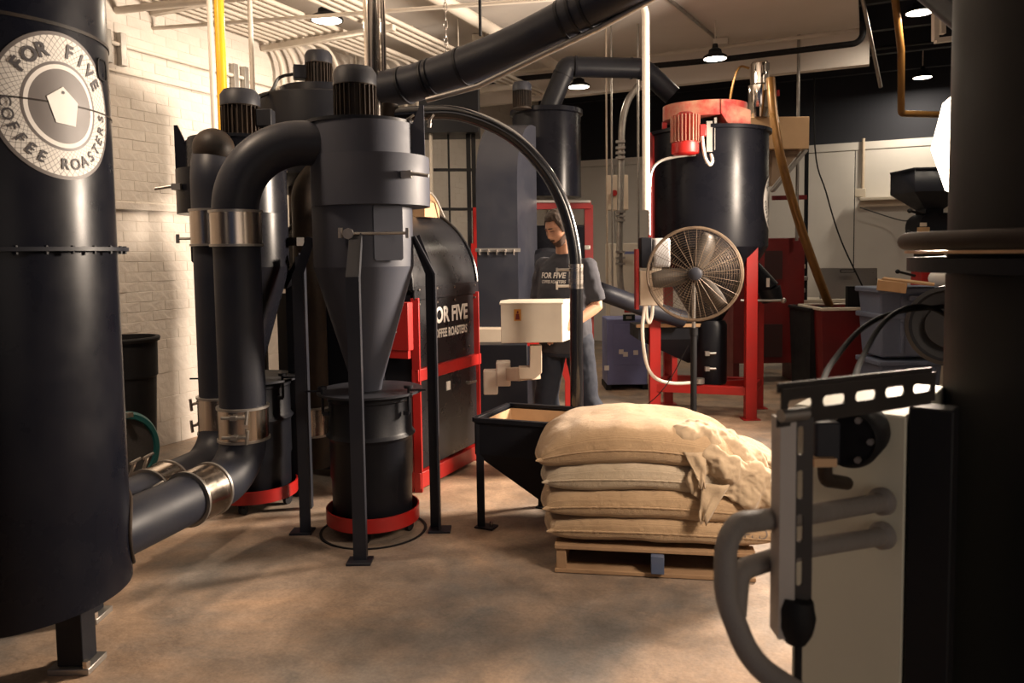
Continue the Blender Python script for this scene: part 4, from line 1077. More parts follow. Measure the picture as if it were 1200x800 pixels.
# outlet spout at right with silver tip
t = thing('discharge_spout', 'dark slanted spout with clamp bar right of the front red leg', 'spout', P(890, 330, 7.2))
MB().cyl(P(862, 296, 7.25), P(902, 340, 7.1), .10, n=28).build('spout_tube', SILOM, t)
MB().cyl(P(901, 338, 7.1), P(905, 352, 7.1), .105, .095, n=28).build('spout_end', BLK, t)
k_ = MB(); k_.cyl(P(868, 352, 7.0), P(920, 352, 7.0), .012, n=8); k_.ball(P(918, 352, 7.0), .026, n=6); k_.build('clamp_bar', DULLS, t)
MB().box(P(900, 331, 6.99), (.03, .005, .08), rot=YAW, ).build('sticker', WHITE, t)
# trough under the silo (destoner)
t = thing('destoner', 'black tapered trough machine with brown rim under the silo', 'machine', at(PX(800, 7.3), 0))
q = [P(748, 383, 7.05), P(826, 383, 7.05)]; zt_ = q[0].z; ztm = zt_-.09
tt = [at(q[0], zt_), at(q[1], zt_), at(q[1]+FW*.5, zt_), at(q[0]+FW*.5, zt_)]; tm = [p-UP*.12 for p in tt]
lw = [at(PX(806, 7.2), .45), at(PX(826, 7.2), .45), at(PX(826, 7.2)+FW*.2, .45), at(PX(806, 7.2)+FW*.2, .45)]
mb = MB(); mb.add(tt+tm+lw, [(0, 1, 2, 3)]+[(i, (i+1) % 4, 4+(i+1) % 4, 4+i) for i in range(4)]+[(4+i, 4+(i+1) % 4, 8+(i+1) % 4, 8+i) for i in range(4)]+[(8, 9, 10, 11)]); mb.build('trough', BLK, t, ang=20)
MB().bar(at(q[0], zt_+.01)-RT*.02, at(q[1], zt_+.01)+RT*.02, .04, .03).build('rim', COPPER, t)
MB().box(at(PX(790, 7.2), .4)+UP*.02, (.05, .05, .32), rot=YAW).build('support', RED, t)
c1 = PX(834, 7.1); MB().lathe([(.01, .27), (.13, .27), (.14, .29), (.14, .82), (.12, .86), (.01, .87)], at(c1, 0), 32).build('canister', BLK, t)
for yy in (414, 432):
    k_ = MB(); p = P(826, yy, 6.94); k_.cyl(p, p+RT*.10, .012, n=8); k_.box(p+RT*.02, (.04, .04, .04), rot=YAW); k_.build('canister_latch', DULLS, t)
MB().cyl(P(819, 443, 6.9), P(819, 449, 6.9), .05, n=20).build('valve', DULLS, t)
# electrical boxes by the silo
t = thing('switch_box', 'beige electrical box with red edge and white drive unit beside the fan', 'electrical box', P(765, 330, 6.45))
o = MB().box(P(762, 337, 6.4), (.19, .14, .29), rot=YAW).build('enclosure', BEIGE, t, bev=.006)
MB().box(P(746, 327, 6.4), (.025, .1, .5), rot=YAW).build('red_plate', RED, t)
MB().box(P(756, 296, 6.4), (.09, .16, .25), rot=YAW).build('drive_body', BLK, t, bev=.006)
mb = MB(); q_ = P(774, 296, 6.4); mb.box(q_, (.14, .16, .24), rot=YAW); mb.build('drive_cover', mat('light_grey_plastic', (.42, .42, .43), .4), t, bev=.02)
for k in range(6): MB().box(q_+RT*.0725+UP*(-.06+k*.025), (.004, .12, .008), rot=YAW).build('vent_slot', RUB, t)
MB().box(P(768, 313, 6.4), (.09, .1, .07), rot=YAW).build('connector', CREAM, t, bev=.01)
MB().tube(bez([P(756, 357, 6.35), P(753, 380, 6.35), P(754, 405, 6.35), P(759, 430, 6.4), P(770, 444, 6.45), P(790, 449, 6.6), P(815, 448, 6.8)], 36), .015, 8).build('flexible_conduit', WHITEP, t)
MB().tube(bez([P(757, 357, 6.35), P(758, 372, 6.35), P(761, 378, 6.35), P(764, 370, 6.35), P(765, 357, 6.35)], 24), .014, 8).build('flexible_conduit', WHITEP, t)
tag(MB().tube(bez([P(806, 405, 6.3), P(788, 440, 6.4), P(772, 462, 6.4), P(758, 474, 6.5)], 20), .004, 6).build('loose_wire', RUB), 'thin black wire hanging below the fan', 'wire')
# black slanting pipe behind the man
t = thing('slanted_pipe', 'thick black pipe slanting down behind the man toward the silo', 'pipe', P(740, 350, 6.9))
MB().tube([P(655, 318, 6.75), P(700, 340, 6.8), P(760, 362, 6.9), P(800, 374, 7.0)], .082, 28).build('pipe_run', HOSE if False else DUCT, t)
# ================================================================== MACHINES BEHIND
# tall duct casing with quarter-round top
t = thing('elevator_casing', 'tall dark metal duct casing with a rounded top behind the roaster', 'casing', at(PX(585, 6.3), 0))
d0 = 6.3; px0, px1 = 559, 607; zt_ = P(600, 137, d0).z; z1_ = P(559, 215, d0).z
a_, b_2 = PX(px0, d0), PX(px1, d0)
n = 16; vs = []
prof = [(0, .0), (0, z1_)]
Wc = (b_2-a_).length; HZ = zt_-z1_
prof = []
for i in range(n+1):
    a = PI/2*i/n; prof.append((.42*(1-math.cos(a)), z1_+HZ*math.sin(a)))   # curls away from us
prof = [(0, .05)] + prof + [(.50, zt_), (.50, .05)]
MB().prism(prof, at(a_, 0), FW+RT*.35, UP, RT, Wc).build('casing', mat('casing_paint', (.009, .011, .020), .45, 0, (.016, .017, .024), 3, .6), t, ang=30)
for yy in (293, 385): MB().bar(P(px0-2, yy, d0-.01), P(px1+3, yy, d0-.01), .02, .03).build('flange', DULLS, t)
b_ = MB()
for yy in (293,):
    for k in range(5): p = P(562+k*10, yy+2, d0-.03); b_.cyl(p+UP*.02, p-UP*.025, .007, n=6)
b_.build('bolts', STEEL, t, kind='stuff')
# second roaster frame: tall dark cylinder, red frame, small motor
t = thing('second_roaster', 'tall dark cylinder machine on a red frame behind the man', 'machine', at(PX(640, 7.2), 0))
c_ = PX(642, 7.3); zb_, zt_ = P(642, 232, 7.3).z, P(642, 137, 7.3).z
MB().lathe([(.01, zb_), (.32, zb_), (.32, zt_), (.34, zt_+.01), (.34, zt_+.05), (.01, zt_+.06)], at(c_, 0), 48).build('cylinder', SILOM, t)
motor(t, P(612, 128, 7.0), .085, .24)
for px in (560, 613, 690):
    q = PX(px, 7.0 if px != 560 else 7.4); MB().bar(at(q, 0), at(q, P(px, 240, 7.0).z), .075).build('post', DRED if px != 560 else RED, t)
MB().bar(P(610, 241, 6.95), P(692, 240, 6.95), .08, .07).build('cross_beam', DRED, t)
MB().bar(P(600, 236, 6.9), P(692, 236, 6.9), .03, .02).build('ledge', DULLS, t)
MB().bar(P(560, 393, 6.2), P(590, 393, 6.2), .2, .12).build('ledge', BEIGE, t)
MB().bar(P(556, 405, 6.1), P(640, 401, 6.1), .04, .04).build('cross_beam', RED, t)
MB().box(at(PX(588, 6.05), .40), (.38, .3, .80), rot=YAW).build('lower_cabinet', BLK, t, bev=.006)
MB().box(P(655, 330, 7.6), (.6, .4, 1.1), rot=YAW).build('drum_housing', SILOM, t, bev=.02)
MB().lathe([(.2, 0), (.23, .02), (.23, .25), (.2, .28)], P(640, 320, 7.0), 28, M=FL.to_track_quat('Z', 'Y').to_matrix()).build('front_plate', BLK, t)
MB().cyl(P(610, 315, 6.9), P(655, 315, 6.9), .03, n=12).build('shaft', BLK, t)
for (x_, y_) in ((627, 300), (633, 308), (622, 318), (688, 290), (690, 310), (694, 325)): MB().box(P(x_, y_, 6.75), (.05, .04, .04), rot=YAW).build('fitting', DULLS, t, bev=.004)
MB().prism([(0, 0), (.11, .02), (.11, .30), (.05, .28)], P(596, 398, 6.0), RT, -UP, FW, .1).build('side_leg', RED, t) if False else None
o = tag(MB().prism([(0, 0), (.10, -.10), (.10, -.75), (.05, -.75), (.05, -.30), (-.03, -.12)], P(655, 405, 6.5), RT, UP, FW, .06).build('red_leg_bracket', RED), 'red bent leg bracket between the legs of the man', 'bracket')
# angular black duct above
t = thing('angular_duct', 'angular black duct crossing in the middle above the dark cylinder', 'duct', P(640, 130, 7.4))
MB().tube(fillet([P(634, 150, 7.4), P(664, 78, 7.4), P(748, 80, 7.5), P(758, 84, 7.5), P(788, 112, 7.5)], .05, 4), .095, 24).build('duct_run', BLK, t)
for (x_, y_, dd, ex_) in ((660, 88, 7.4, (30, -72)), (675, 78, 7.4, (1, 0)), (740, 80, 7.5, (1, 0)), (762, 88, 7.5, (1, 1))):
    c0 = P(x_, y_, dd); dv = (P(x_+ex_[0]*.5, y_+ex_[1]*.5, dd)-c0).normalized(); MB().cyl(c0-dv*.01, c0+dv*.01, .102, n=24).build('joint_ring', BLK, t)
MB().cyl(P(764, 90, 7.48), P(788, 112, 7.48), .075, n=20).build('duct_tip', DULLS, t) if False else None
# vertical conduit riser with cable clamps at px 727
t = thing('conduit_riser', 'silver vertical conduit with a stack of cable clamps behind the man', 'pipe', at(PX(728, 8.0), 1.3))
q = PX(728, 8.0)
MB().tube(bez([P(748, 100, 8.6), P(736, 118, 8.6), P(730, 140, 8.6), P(728, 170, 8.6), P(727, 240, 8.6), P(726, 290, 8.6), P(727, 330, 8.6), P(731, 350, 8.6)], 40), .037, 16).build('pipe_run', DULLS, t)
for yy in (166, 173, 179, 185, 248, 253, 258, 295, 302, 309):
    MB().box(P(727, yy, 8.56), (.10, .06, .025), rot=YAW).build('cable_clamp', DULLS, t)
for px, m_, r_, nm in ((711, BEIGE, .010, 'thin tan pipe left of the clamped silver riser'), (717, DULLS, .010, 'thin grey pipe slanting beside the clamped silver riser'), (748, DULLS, .012, 'thin grey pipe right of the clamped silver riser')):
    a = P(px, 200, 8.1); tag(MB().cyl(at(a, 1.0), at(a, 4.28), r_, n=8).build('thin_pipe', m_), nm, 'pipe')
# white-grey cabinets
t = thing('wall_cabinet', 'small beige electrical cabinet with a red knob high behind the man', 'electrical box', P(722, 228, 9.0))
MB().box(P(723, 226, 9.0), (.24, .15, .40), rot=YAW).build('enclosure', BEIGE, t, bev=.005)
MB().cyl(P(720, 226, 8.92), P(720, 226, 8.86), .035, n=16).build('knob', RED, t)
t = thing('tall_white_cabinet', 'tall cream metal cabinet standing behind the slanting black pipe', 'cabinet', at(PX(730, 8.9), 0))
MB().box(at(PX(733, 8.9), .80), (.42, .4, 1.60), rot=YAW).build('enclosure', CREAM, t, bev=.006)
MB().box(P(739, 296, 8.66), (.14, .01, .03), rot=YAW).build('stripe', BLUEC, t)
t = thing('air_compressor', 'blue compressor cabinet with black display on the floor behind the man', 'compressor', at(PX(732, 8.6), 0))
q = PX(731, 8.5); zb_ = .06; 
MB().box(at(q, .42), (.44, .45, .72), rot=YAW).build('cabinet', BLUEC, t, bev=.01)
MB().box(at(q, .50)+FL*.228+RT*.02, (.34, .01, .44), rot=YAW).build('front_door', BLUEC, t, bev=.004)
MB().box(P(737, 372, 8.2), (.13, .02, .07), rot=YAW).build('display', GLASSW, t, bev=.004)
MB().box(P(737, 372, 8.18), (.06, .006, .03), rot=YAW).build('display_window', DULLS, t)
MB().box(P(737, 364, 8.22), (.10, .01, .04), rot=YAW).build('red_label', RED, t)
for (x_, y_) in ((728, 412), (733, 415), (745, 413), (711, 431)): MB().box(P(x_, y_, 8.22), (.05, .006, .05), rot=YAW).build('sticker', WHITE, t)
for s in (-.2, .2): MB().box(at(q, .03)+RT*s, (.06, .4, .06), rot=YAW).build('foot', RUB, t)
# red cabinet behind right
t = thing('red_cabinet', 'dark red machine cabinet with two mesh windows right of the silo', 'cabinet', at(PX(895, 8.8), 0))
q = PX(893, 8.9); zt_ = P(893, 279, 8.7).z
MB().box(at(q, (zt_+.22)/2), (.80, .5, zt_-.22), rot=YAW).build('body', DRED, t, bev=.008)
mesh_m = mat('dark_mesh', (.02, .008, .008), .7, .2, (.05, .012, .012), 60)
for (y0_, y1_) in ((294, 327), (380, 418)): 
    a = P(892, y0_, 8.63); b = P(916, y1_, 8.63); MB().box((a+b)/2, (.24, .02, abs(a.z-b.z)), rot=YAW).build('mesh_window', mesh_m, t)
for s in (-.35, .35):
    MB().box(at(q, .11)+RT*s, (.07, .4, .22), rot=YAW).build('foot', DRED, t)
t = thing('slim_rack', 'narrow dark rack full of valves standing right of the red cabinet', 'rack', at(PX(940, 8.9), 0))
for px in (935, 944): q = PX(px, 8.8); MB().bar(at(q, 0), at(q, P(940, 160, 8.8).z if px == 944 else 1.6), .035).build('post', BLK, t)
for k in range(9): MB().box(P(939+(k % 2)*3, 312+k*14, 8.8), (.07, .08, .05), rot=YAW).build('valve', DULLS if k % 3 else BEIGE, t, bev=.006)
MB().bar(P(905, 232, 8.8), P(945, 231, 8.8), .04, .05).build('arm', DRED, t)
vpipe(935, 100, 935, 200, 8.6, .018, DULLS, 'grey vertical pipe right of the amber hose', bot=1.6, top=4.28)
# tan elevator head + chute
t = thing('grain_elevator', 'tan sheet metal box with slanted chute behind the silo', 'machine', P(905, 180, 8.6))
a = P(862, 142, 8.4); b = P(940, 178, 8.4)
MB().box((P(862, 145, 8.5)+P(937, 175, 8.5))/2, (.72, .5, .34), rot=YAW).build('head_box', COPPER, t, bev=.006)
q0 = [P(905, 172, 8.3), P(937, 172, 8.3), P(937, 178, 8.3), P(905, 218, 8.3)]
mb = MB(); q1 = [p+FW*.4 for p in q0]; mb.add(q0+q1, [(0, 1, 2, 3), (4, 5, 6, 7)]+[(i, (i+1) % 4, 4+(i+1) % 4, 4+i) for i in range(4)]); mb.build('chute', mat('brown_sheet', (.22, .15, .10), .5, .3), t)
MB().bar(P(944, 176, 8.28), P(905, 224, 8.28), .03, .10, up=FW).build('chute_flange', DULLS, t)
# vacuum loader
t = thing('vacuum_loader', 'small stainless steel loader canister standing on the tan box', 'loader', P(890, 140, 8.3))
c_ = P(890, 138, 8.3)
MB().lathe([(.09, 0), (.12, .09), (.125, .10), (.125, .33), (.10, .35), (.10, .36), (.10, .56), (.08, .58), (.01, .59)], c_, 36).build('canister', CHROME, t)
MB().tube(bez([P(878, 80, 8.2), P(868, 78, 8.2), P(862, 88, 8.2), P(857, 108, 8.2), P(855, 125, 8.2)], 24), .012, 8).build('air_hose', YEL if False else BRONZE, t)
for (x_, y_) in ((899, 78), (897, 92), (900, 100)): MB().box(P(x_, y_, 8.15), (.04, .04, .08), rot=YAW).build('fitting', DULLS, t)
MB().box(P(912, 109, 8.2), (.025, .02, .06), rot=YAW).build('lever', RED, t)
tag(MB().tube(bez([P(903, 92, 8.1), P(906, 130, 8.0), P(914, 180, 7.9), P(930, 240, 7.9), P(950, 300, 8.0), P(972, 358, 8.2)], 36), .045, 16).build('amber_hose', BRONZE), 'long amber coloured hose sloping from the loader into the red bin', 'hose')
# brass pipe on the ceiling
conduit([P(1048, -10, 7.5), P(1056, 60, 7.9), P(1056, 133, 8.3), P(1125, 135, 8.6)], .035, BRONZE, 'brass coloured pipe dropping from the ceiling and turning right', 'brass_pipe', rad=.06)
conduit([P(1010, -5, 7.3), P(1032, 102, 7.8)], .018, DULLS, 'thin grey rod slanting down beside the brass pipe', 'rod')
conduit([P(1075, -20, 3.2), P(1175, 62, 2.7)], .045, BLK, 'black pipe sloping in the top right corner behind the big tank', 'pipe')
conduit([Vector((XL, 10.6, 3.95)), Vector((XR, 10.6, 3.95))], .02, BLK, 'black pipe under the dark deck, behind the white ceiling edge')
t = thing('ceiling_vent', 'white framed vent hanging under the deck at the top right', 'vent', P(1110, 30, 6.6))
for a_, b_2 in (((1096, 12), (1096, 48)), ((1096, 48), (1128, 44)), ((1104, 18), (1104, 40))): MB().bar(P(*a_, 6.6), P(*b_2, 6.6), .05, .04).build('frame_bar', WHITEP, t)
MB().bar(P(1096, 14, 6.6), at(P(1096, 14, 6.6), 4.28), .02).build('hanger', WHITEP, t)
# ---------------------------------------------- far right: shelf, grinder, bins
a = P(1009, 232, 10.6); b = P(1118, 228, 10.0)
t = thing('wall_shelf', 'narrow white shelf on the far wall behind the grinder', 'shelf', (a+b)/2)
yw = YB-.06
A_ = EYE + (P(1008, 234, 10)-EYE)*((yw-.15)/(P(1008, 234, 10).y)); B_ = EYE + (P(1120, 230, 10)-EYE)*((yw-.15)/(P(1120, 230, 10).y))
MB().bar(A_, at(B_, A_.z), .30, .04).build('shelf_board', CREAM, t, bev=.003)
MB().bar(A_-UP*.06, at(B_, A_.z-.06), .04, .09).build('shelf_lip', BEIGE, t)
MB().box(A_+UP*.10, (.14, .1, .12)).build('outlet_box', CREAM, t, bev=.005)
MB().cyl(A_+UP*.12+Vector((.03, .12, 0)), at(A_, 3.1)+Vector((.03, .12, 0)), .022, n=10).build('conduit', BEIGE, t)
tag(MB().tube(bez([at(P(953, 150, 9.5), 4.28), P(955, 172, 9.5), P(968, 225, 9.3), P(985, 280, 9.1), P(1012, 338, 9.0)], 24), .010, 6).build('hanging_cable', RUB), 'black cable hanging in front of the white far wall', 'cable')
tag(MB().tube(bez([A_+Vector((.0, -.2, -.12)), A_+Vector((.5, -.4, -.32)), P(1070, 257, 8.6)], 20), .009, 6).build('grinder_cable', RUB), 'dark cable sagging from the wall outlet to the grinder', 'cable')
gt = P(1088, 262, 8.4)
t = thing('coffee_grinder', 'black industrial coffee grinder with square hopper at the far right', 'grinder', P(1088, 330, 8.4))
def sq(c, w, d, z): return [at(c, z)-RT*w-FW*d, at(c, z)+RT*w-FW*d, at(c, z)+RT*w+FW*d, at(c, z)-RT*w+FW*d]
c_ = PX(1088, 8.4); Z = lambda y: P(1088, y, 8.4).z
r0_, r1_, r2_ = sq(c_, .30, .26, Z(200)), sq(c_, .30, .26, Z(226)), sq(c_, .09, .09, Z(246))
mb = MB(); mb.add(r0_+r1_+r2_, [(i, (i+1) % 4, 4+(i+1) % 4, 4+i) for i in range(4)]+[(4+i, 4+(i+1) % 4, 8+(i+1) % 4, 8+i) for i in range(4)]+[(8, 9, 10, 11)]); mb.build('hopper', CHAR, t, ang=20, solid=.006)
for i in range(4): MB().bar(r0_[i], r0_[(i+1) % 4], .02).build('hopper_rim', CHAR, t)
MB().box(at(c_, Z(254)), (.2, .2, .16), rot=YAW).build('throat', BLK, t, bev=.006)
MB().cyl(at(c_, Z(266))-FW*.16-RT*.04, at(c_, Z(266))+FW*.14-RT*.04, .15, n=28).build('grinding_head', BLK, t)
MB().cyl(at(c_, Z(266))-FW*.12+RT*.10, at(c_, Z(266))+FW*.10+RT*.10, .15, n=28).build('motor', BLK, t)
MB().box(P(1082, 270, 8.2), (.13, .01, .07), rot=YAW).build('plate', CARD, t)
MB().box(P(1082, 263, 8.2), (.07, .01, .04), rot=YAW).build('plate', BEIGE, t)
MB().box(at(c_, Z(292)), (.22, .22, .25), rot=YAW).build('column', BLK, t, bev=.01)
MB().box(at(c_, Z(322)), (.26, .24, .26), rot=YAW).build('red_base', RED, t, bev=.01)
for yy, xx in ((247, 1066), (286, 1056), (318, 1052), (272, 1064)):
    k_ = MB(); k_.cyl(P(xx, yy, 8.2), P(xx+20, yy+5, 8.3), .014, n=8); k_.ball(P(xx, yy, 8.2), .025, n=6); k_.build('lever', RUB, t)
MB().box(at(c_, .45), (.7, .6, .9), rot=YAW).build('stand', CREAM, t, bev=.01)
t_ = tag(MB().ball(P(1108, 326, 7.1), .12, 1.2, 1, .8, n=10).build('crumpled_bag', WHITE), 'white crumpled bag on the bins beside the grinder', 'bag')
# grey board leaning
o = MB(); q = [P(961, 356, 9.6), P(1028, 352, 9.6), P(1028, 314, 9.7), P(961, 314, 9.7)]; o.add(q+[p+FW*.02 for p in q], [(0, 1, 2, 3), (7, 6, 5, 4)]+[(i, (i+1) % 4, 4+(i+1) % 4, 4+i) for i in range(4)])
t = thing('sheet_metal_board', 'grey sheet steel panel with a slot standing behind the red bin', 'panel', P(995, 356, 9.6))
o.build('sheet', mat('sheet_steel', (.40, .38, .36), .35, .7, (.32, .30, .29), 3), t)
mb = MB(); 
for (a_, b_2) in (((985, 316), (1001, 316)), ((1001, 316), (1001, 319)), ((1001, 319), (985, 319)), ((985, 319), (985, 316))): mb.bar(P(*a_, 9.6), P(*b_2, 9.6), .008)
mb.build('slot', RUB, t)
t = thing('worktable', 'low table with cream top holding the steel panel at the far wall', 'table', at(PX(990, 9.7), 0))
MB().box(at(PX(985, 9.75), .86), (1.1, .5, .04), rot=YAW).build('table_top', CREAM, t, bev=.004)
for s in (-.5, .5):
    for s2 in (-.2, .2): MB().bar(at(PX(985, 9.75), 0)+RT*s+FW*s2, at(PX(985, 9.75), .84)+RT*s+FW*s2, .04).build('leg', DULLS, t)
# red bin, open top
def openbin(name, label, cat, c, wt, wb_, dt, db, z0, z1, m, rimm=None, th=.02):
    t = thing(name, label, cat, at(c, z0))
    a_ = sq(c, wb_, db, z0); b_2 = sq(c, wt, dt, z1); ai = sq(c, wb_-th, db-th, z0+th); bi = sq(c, wt-th, dt-th, z1)
    MB().add(a_+b_2+bi+ai, [(i, (i+1) % 4, 4+(i+1) % 4, 4+i) for i in range(4)]+[(4+i, 4+(i+1) % 4, 8+(i+1) % 4, 8+i) for i in range(4)]+[(8+i, 8+(i+1) % 4, 12+(i+1) % 4, 12+i) for i in range(4)]+[(0, 1, 2, 3), (12, 13, 14, 15)]).build('bin_body', m, t, ang=20)
    for i in range(4): MB().bar(b_2[i], b_2[(i+1) % 4], .03).build('rim', rimm or m, t, bev=.004)
    return t
openbin('red_bin', 'deep red square bin with cream rim at the far right', 'bin', PX(984, 7.9), .30, .24, .3, .25, .02, P(984, 362, 7.6).z, DRED, CREAM)
openbin('black_bin', 'black bin squeezed left of the red bin', 'bin', PX(951, 8.1), .12, .10, .3, .25, .02, P(955, 362, 7.9).z, RUB)
tag(MB().bar(at(PX(1016, 7.7), .02), at(PX(1016, 7.7), P(1016, 335, 7.7).z), .05, .4).build('folded_lid', RUB), 'black upright panel between the red bin and the blue totes', 'panel')
# stacked blue totes
def tote(c, w, d, z0, h, label):
    t = thing('storage_tote', label, 'tote', at(c, z0))
    a_ = sq(c, w*.9, d*.9, z0); b_2 = sq(c, w, d, z0+h)
    MB().add(a_+b_2, [(i, (i+1) % 4, 4+(i+1) % 4, 4+i) for i in range(4)]+[(0, 1, 2, 3), (4, 5, 6, 7)]).build('tote_body', BLUEP, t, bev=.02)
    MB().box(at(c, z0+h-.02), (w*2+.04, d*2+.04, .05), rot=YAW).build('rim', BLUEP, t, bev=.012)
    MB().box(at(c, z0+h-.09)+FL*(d+.015)+RT*.08, (.26, .05, .05), rot=YAW).build('handle', BLUEP, t, bev=.01)
    for k in (-1, 1): MB().box(at(c, z0+h*.45)+FL*(d*.96)+RT*(k*w*.3), (.03, .04, h*.7), rot=YAW).build('rib', BLUEP, t, bev=.006)
cT = PX(1056, 7.1); Z = lambda y: P(1040, y, 6.85).z
tote(cT, .30, .22, Z(382)+.0, Z(338)-Z(382), 'topmost blue-grey plastic tote of the stack, cardboard on it')
tote(cT, .29, .22, Z(420), Z(366)-Z(420)-.02, 'middle blue-grey plastic tote of the stack of three')
tote(cT, .285, .22, .01, Z(420)-.04, 'lowest blue-grey plastic tote, standing on the floor')
tt_ = thing('cardboard_flap', 'folded open cardboard box lying on the topmost blue tote', 'cardboard', P(1058, 335, 7.0))
MB().bar(P(1028, 333, 6.9), P(1062, 337, 6.8), .3, .09).build('box_side', CARD, tt_, bev=.003)
MB().bar(P(1035, 326, 7.0), P(1095, 333, 6.8), .38, .015).build('box_flap', CARD, tt_)
# round black drum lid / hose reel
t = thing('cable_reel', 'black round reel leaning at the right behind the slotted strut', 'reel', P(1105, 430, 3.6))
c_ = P(1112, 382, 3.6); nrm = (FL*.8-RT*.6).normalized(); M2 = nrm.to_track_quat('Z', 'Y').to_matrix()
MB().lathe([(.19, -.12), (.19, .0), (.17, .01), (.16, -.02), (.11, -.03), (.10, .01), (.02, .015)], c_, 48, M=M2).build('reel_disc', RUB, t)
MB().cyl(at(c_-nrm*.05, .0), at(c_-nrm*.05, c_.z-.12), .02, n=10).build('stand', RUB, t)
MB().lathe([(.16, 0), (.16, .02), (.01, .03)], at(c_-nrm*.05, 0), 24).build('base', RUB, t)
# ================================================================== SOFTBOX
t = thing('softbox_lamp', 'glowing octagonal photo softbox partly hidden behind the right tank', 'lamp', at(SB, 0))
sx = UP.cross(SBN).normalized(); sy = SBN.cross(sx).normalized(); RO = .43
def sp_(a, r, dz): return SB + sx*(r*math.cos(a)) + sy*(r*math.sin(a)) + SBN*dz
vs = [sp_(PI/4*i, RO, 0) for i in range(8)]
MB().add(vs, [tuple(range(8))]).build('diffuser', SOFTW, t, smooth=False)
vs2 = [sp_(PI/4*i, RO+.005, -.005) for i in range(8)] + [sp_(PI/4*i, .09, -.32) for i in range(8)]
MB().add(vs2, [(i, (i+1) % 8, 8+(i+1) % 8, 8+i) for i in range(8)]+[tuple(range(8, 16))]).build('softbox_shell', RUB, t, solid=.004)
MB().cyl(sp_(0, 0, -.30), sp_(0, 0, -.62), .07, n=20).build('lamp_head', RUB, t)
MB().cyl(at(sp_(0, 0, -.42), .0), at(sp_(0, 0, -.42), SB.z-.05), .016, n=12).build('stand_pole', RUB, t)
sb0 = at(sp_(0, 0, -.42), 0)
for k in range(3):
    a = k*2*PI/3+.4; MB().bar(at(sb0, .5), sb0+Vector((math.cos(a), math.sin(a), 0))*.45+UP*.01, .02).build('leg', RUB, t)
# ================================================================== NEAR RIGHT: big tank, panel, strut frame, pipes
RC = P(1296, 400, 1.62); RC.z = 0
t = thing('round_column_tank', 'big dark cylindrical tank cropped by the right edge of the picture', 'tank', RC)
MB().lathe([(.30, .0), (.30, 1.44), (.298, 1.44), (.298, 3.6)], RC, 96).build('tank_shell', mat('dark_grey_tank', (.012, .0115, .012), .5, 0, (.018, .017, .017), 3, .6, spec=.2), t)
MB().tube([at(RC, 1.515)+Vector((math.cos(2*PI*i/72), math.sin(2*PI*i/72), 0))*.380 for i in range(72)], .020, 14, closed=True).build('rim_tube', DUSTY, t)
MB().lathe([(.29, 1.448), (.38, 1.448), (.38, 1.478), (.29, 1.478)], RC, 72).build('flange', BLK, t)
MB().lathe([(.29, 1.488), (.385, 1.488), (.385, 1.494), (.29, 1.494)], RC, 72).build('gasket', COPPER, t)
# cream panel facing the sacks: a cabinet side
pA = P(930, 520, 1.55); pB = P(1062, 520, 1.42)
PAx = (at(pB, 0)-at(pA, 0)).normalized(); PAn = Vector((-PAx.y, PAx.x, 0))
if PAn.dot(FW) < 0: PAn = -PAn
W_ = (at(pB, 0)-at(pA, 0)).length; zt_ = P(930, 468, 1.6).z
t = thing('equipment_panel', 'cream metal cabinet side with pipe stubs near the right edge', 'cabinet', at((pA+pB)/2, 0))
GP = mat('olive_cream_panel', (.70, .67, .52), .6, 0, (.62, .59, .46), 3, .6)
o = MB().box(at((pA+pB)/2, (zt_+.05)/2)+PAn*.2, (W_, .4, zt_-.05), rot=math.atan2(PAx.y, PAx.x)).build('cabinet_body', GP, t, bev=.004)
MB().box(at(pB, .60)+PAx*.04+PAn*.03, (.075, .06, 1.21), rot=math.atan2(PAx.y, PAx.x)).build('side_frame', RUB, t, bev=.004)
for s in (.06, W_-.06): MB().box(at(pA+PAx*s, .03)+PAn*.2, (.08, .36, .06), rot=math.atan2(PAx.y, PAx.x)).build('foot', RUB, t)
# valve wheel with body
t = thing('gas_valve', 'round black valve with grey body mounted on the cream panel', 'valve', P(985, 520, 1.4))
vc = P(994, 512, 1.40); nn = -PAn; Mv = nn.to_track_quat('Z', 'Y').to_matrix()
MB().lathe([(.055, -.08), (.058, .0), (.05, .012), (.045, .006), (.02, .004), (.002, .006)], vc, 36, M=Mv).build('regulator_cap', RUB, t)
for k in range(6):
    a = k*PI/3; p = vc+Mv @ Vector((.042*math.cos(a), .042*math.sin(a), .01)); MB().cyl(p, p+nn*.01, .006, n=6).build('screw', DULLS, t)
MB().box(P(963, 515, 1.38), (.045, .06, .075), rot=YAW).build('valve_body', CHAR, t, bev=.004)
MB().cyl(P(1018, 494, 1.42), P(1018, 494, 1.42)+nn*.02, .014, n=16).build('knob', RUB, t)
MB().tube(fillet([P(966, 535, 1.37), P(967, 562, 1.37), P(992, 566, 1.45)], .015, 4), .013, 12).build('elbow_fitting', DUSTY, t)
MB().box(P(961, 538, 1.36), (.04, .05, .015), rot=YAW).build('brass_plate', COPPER, t)
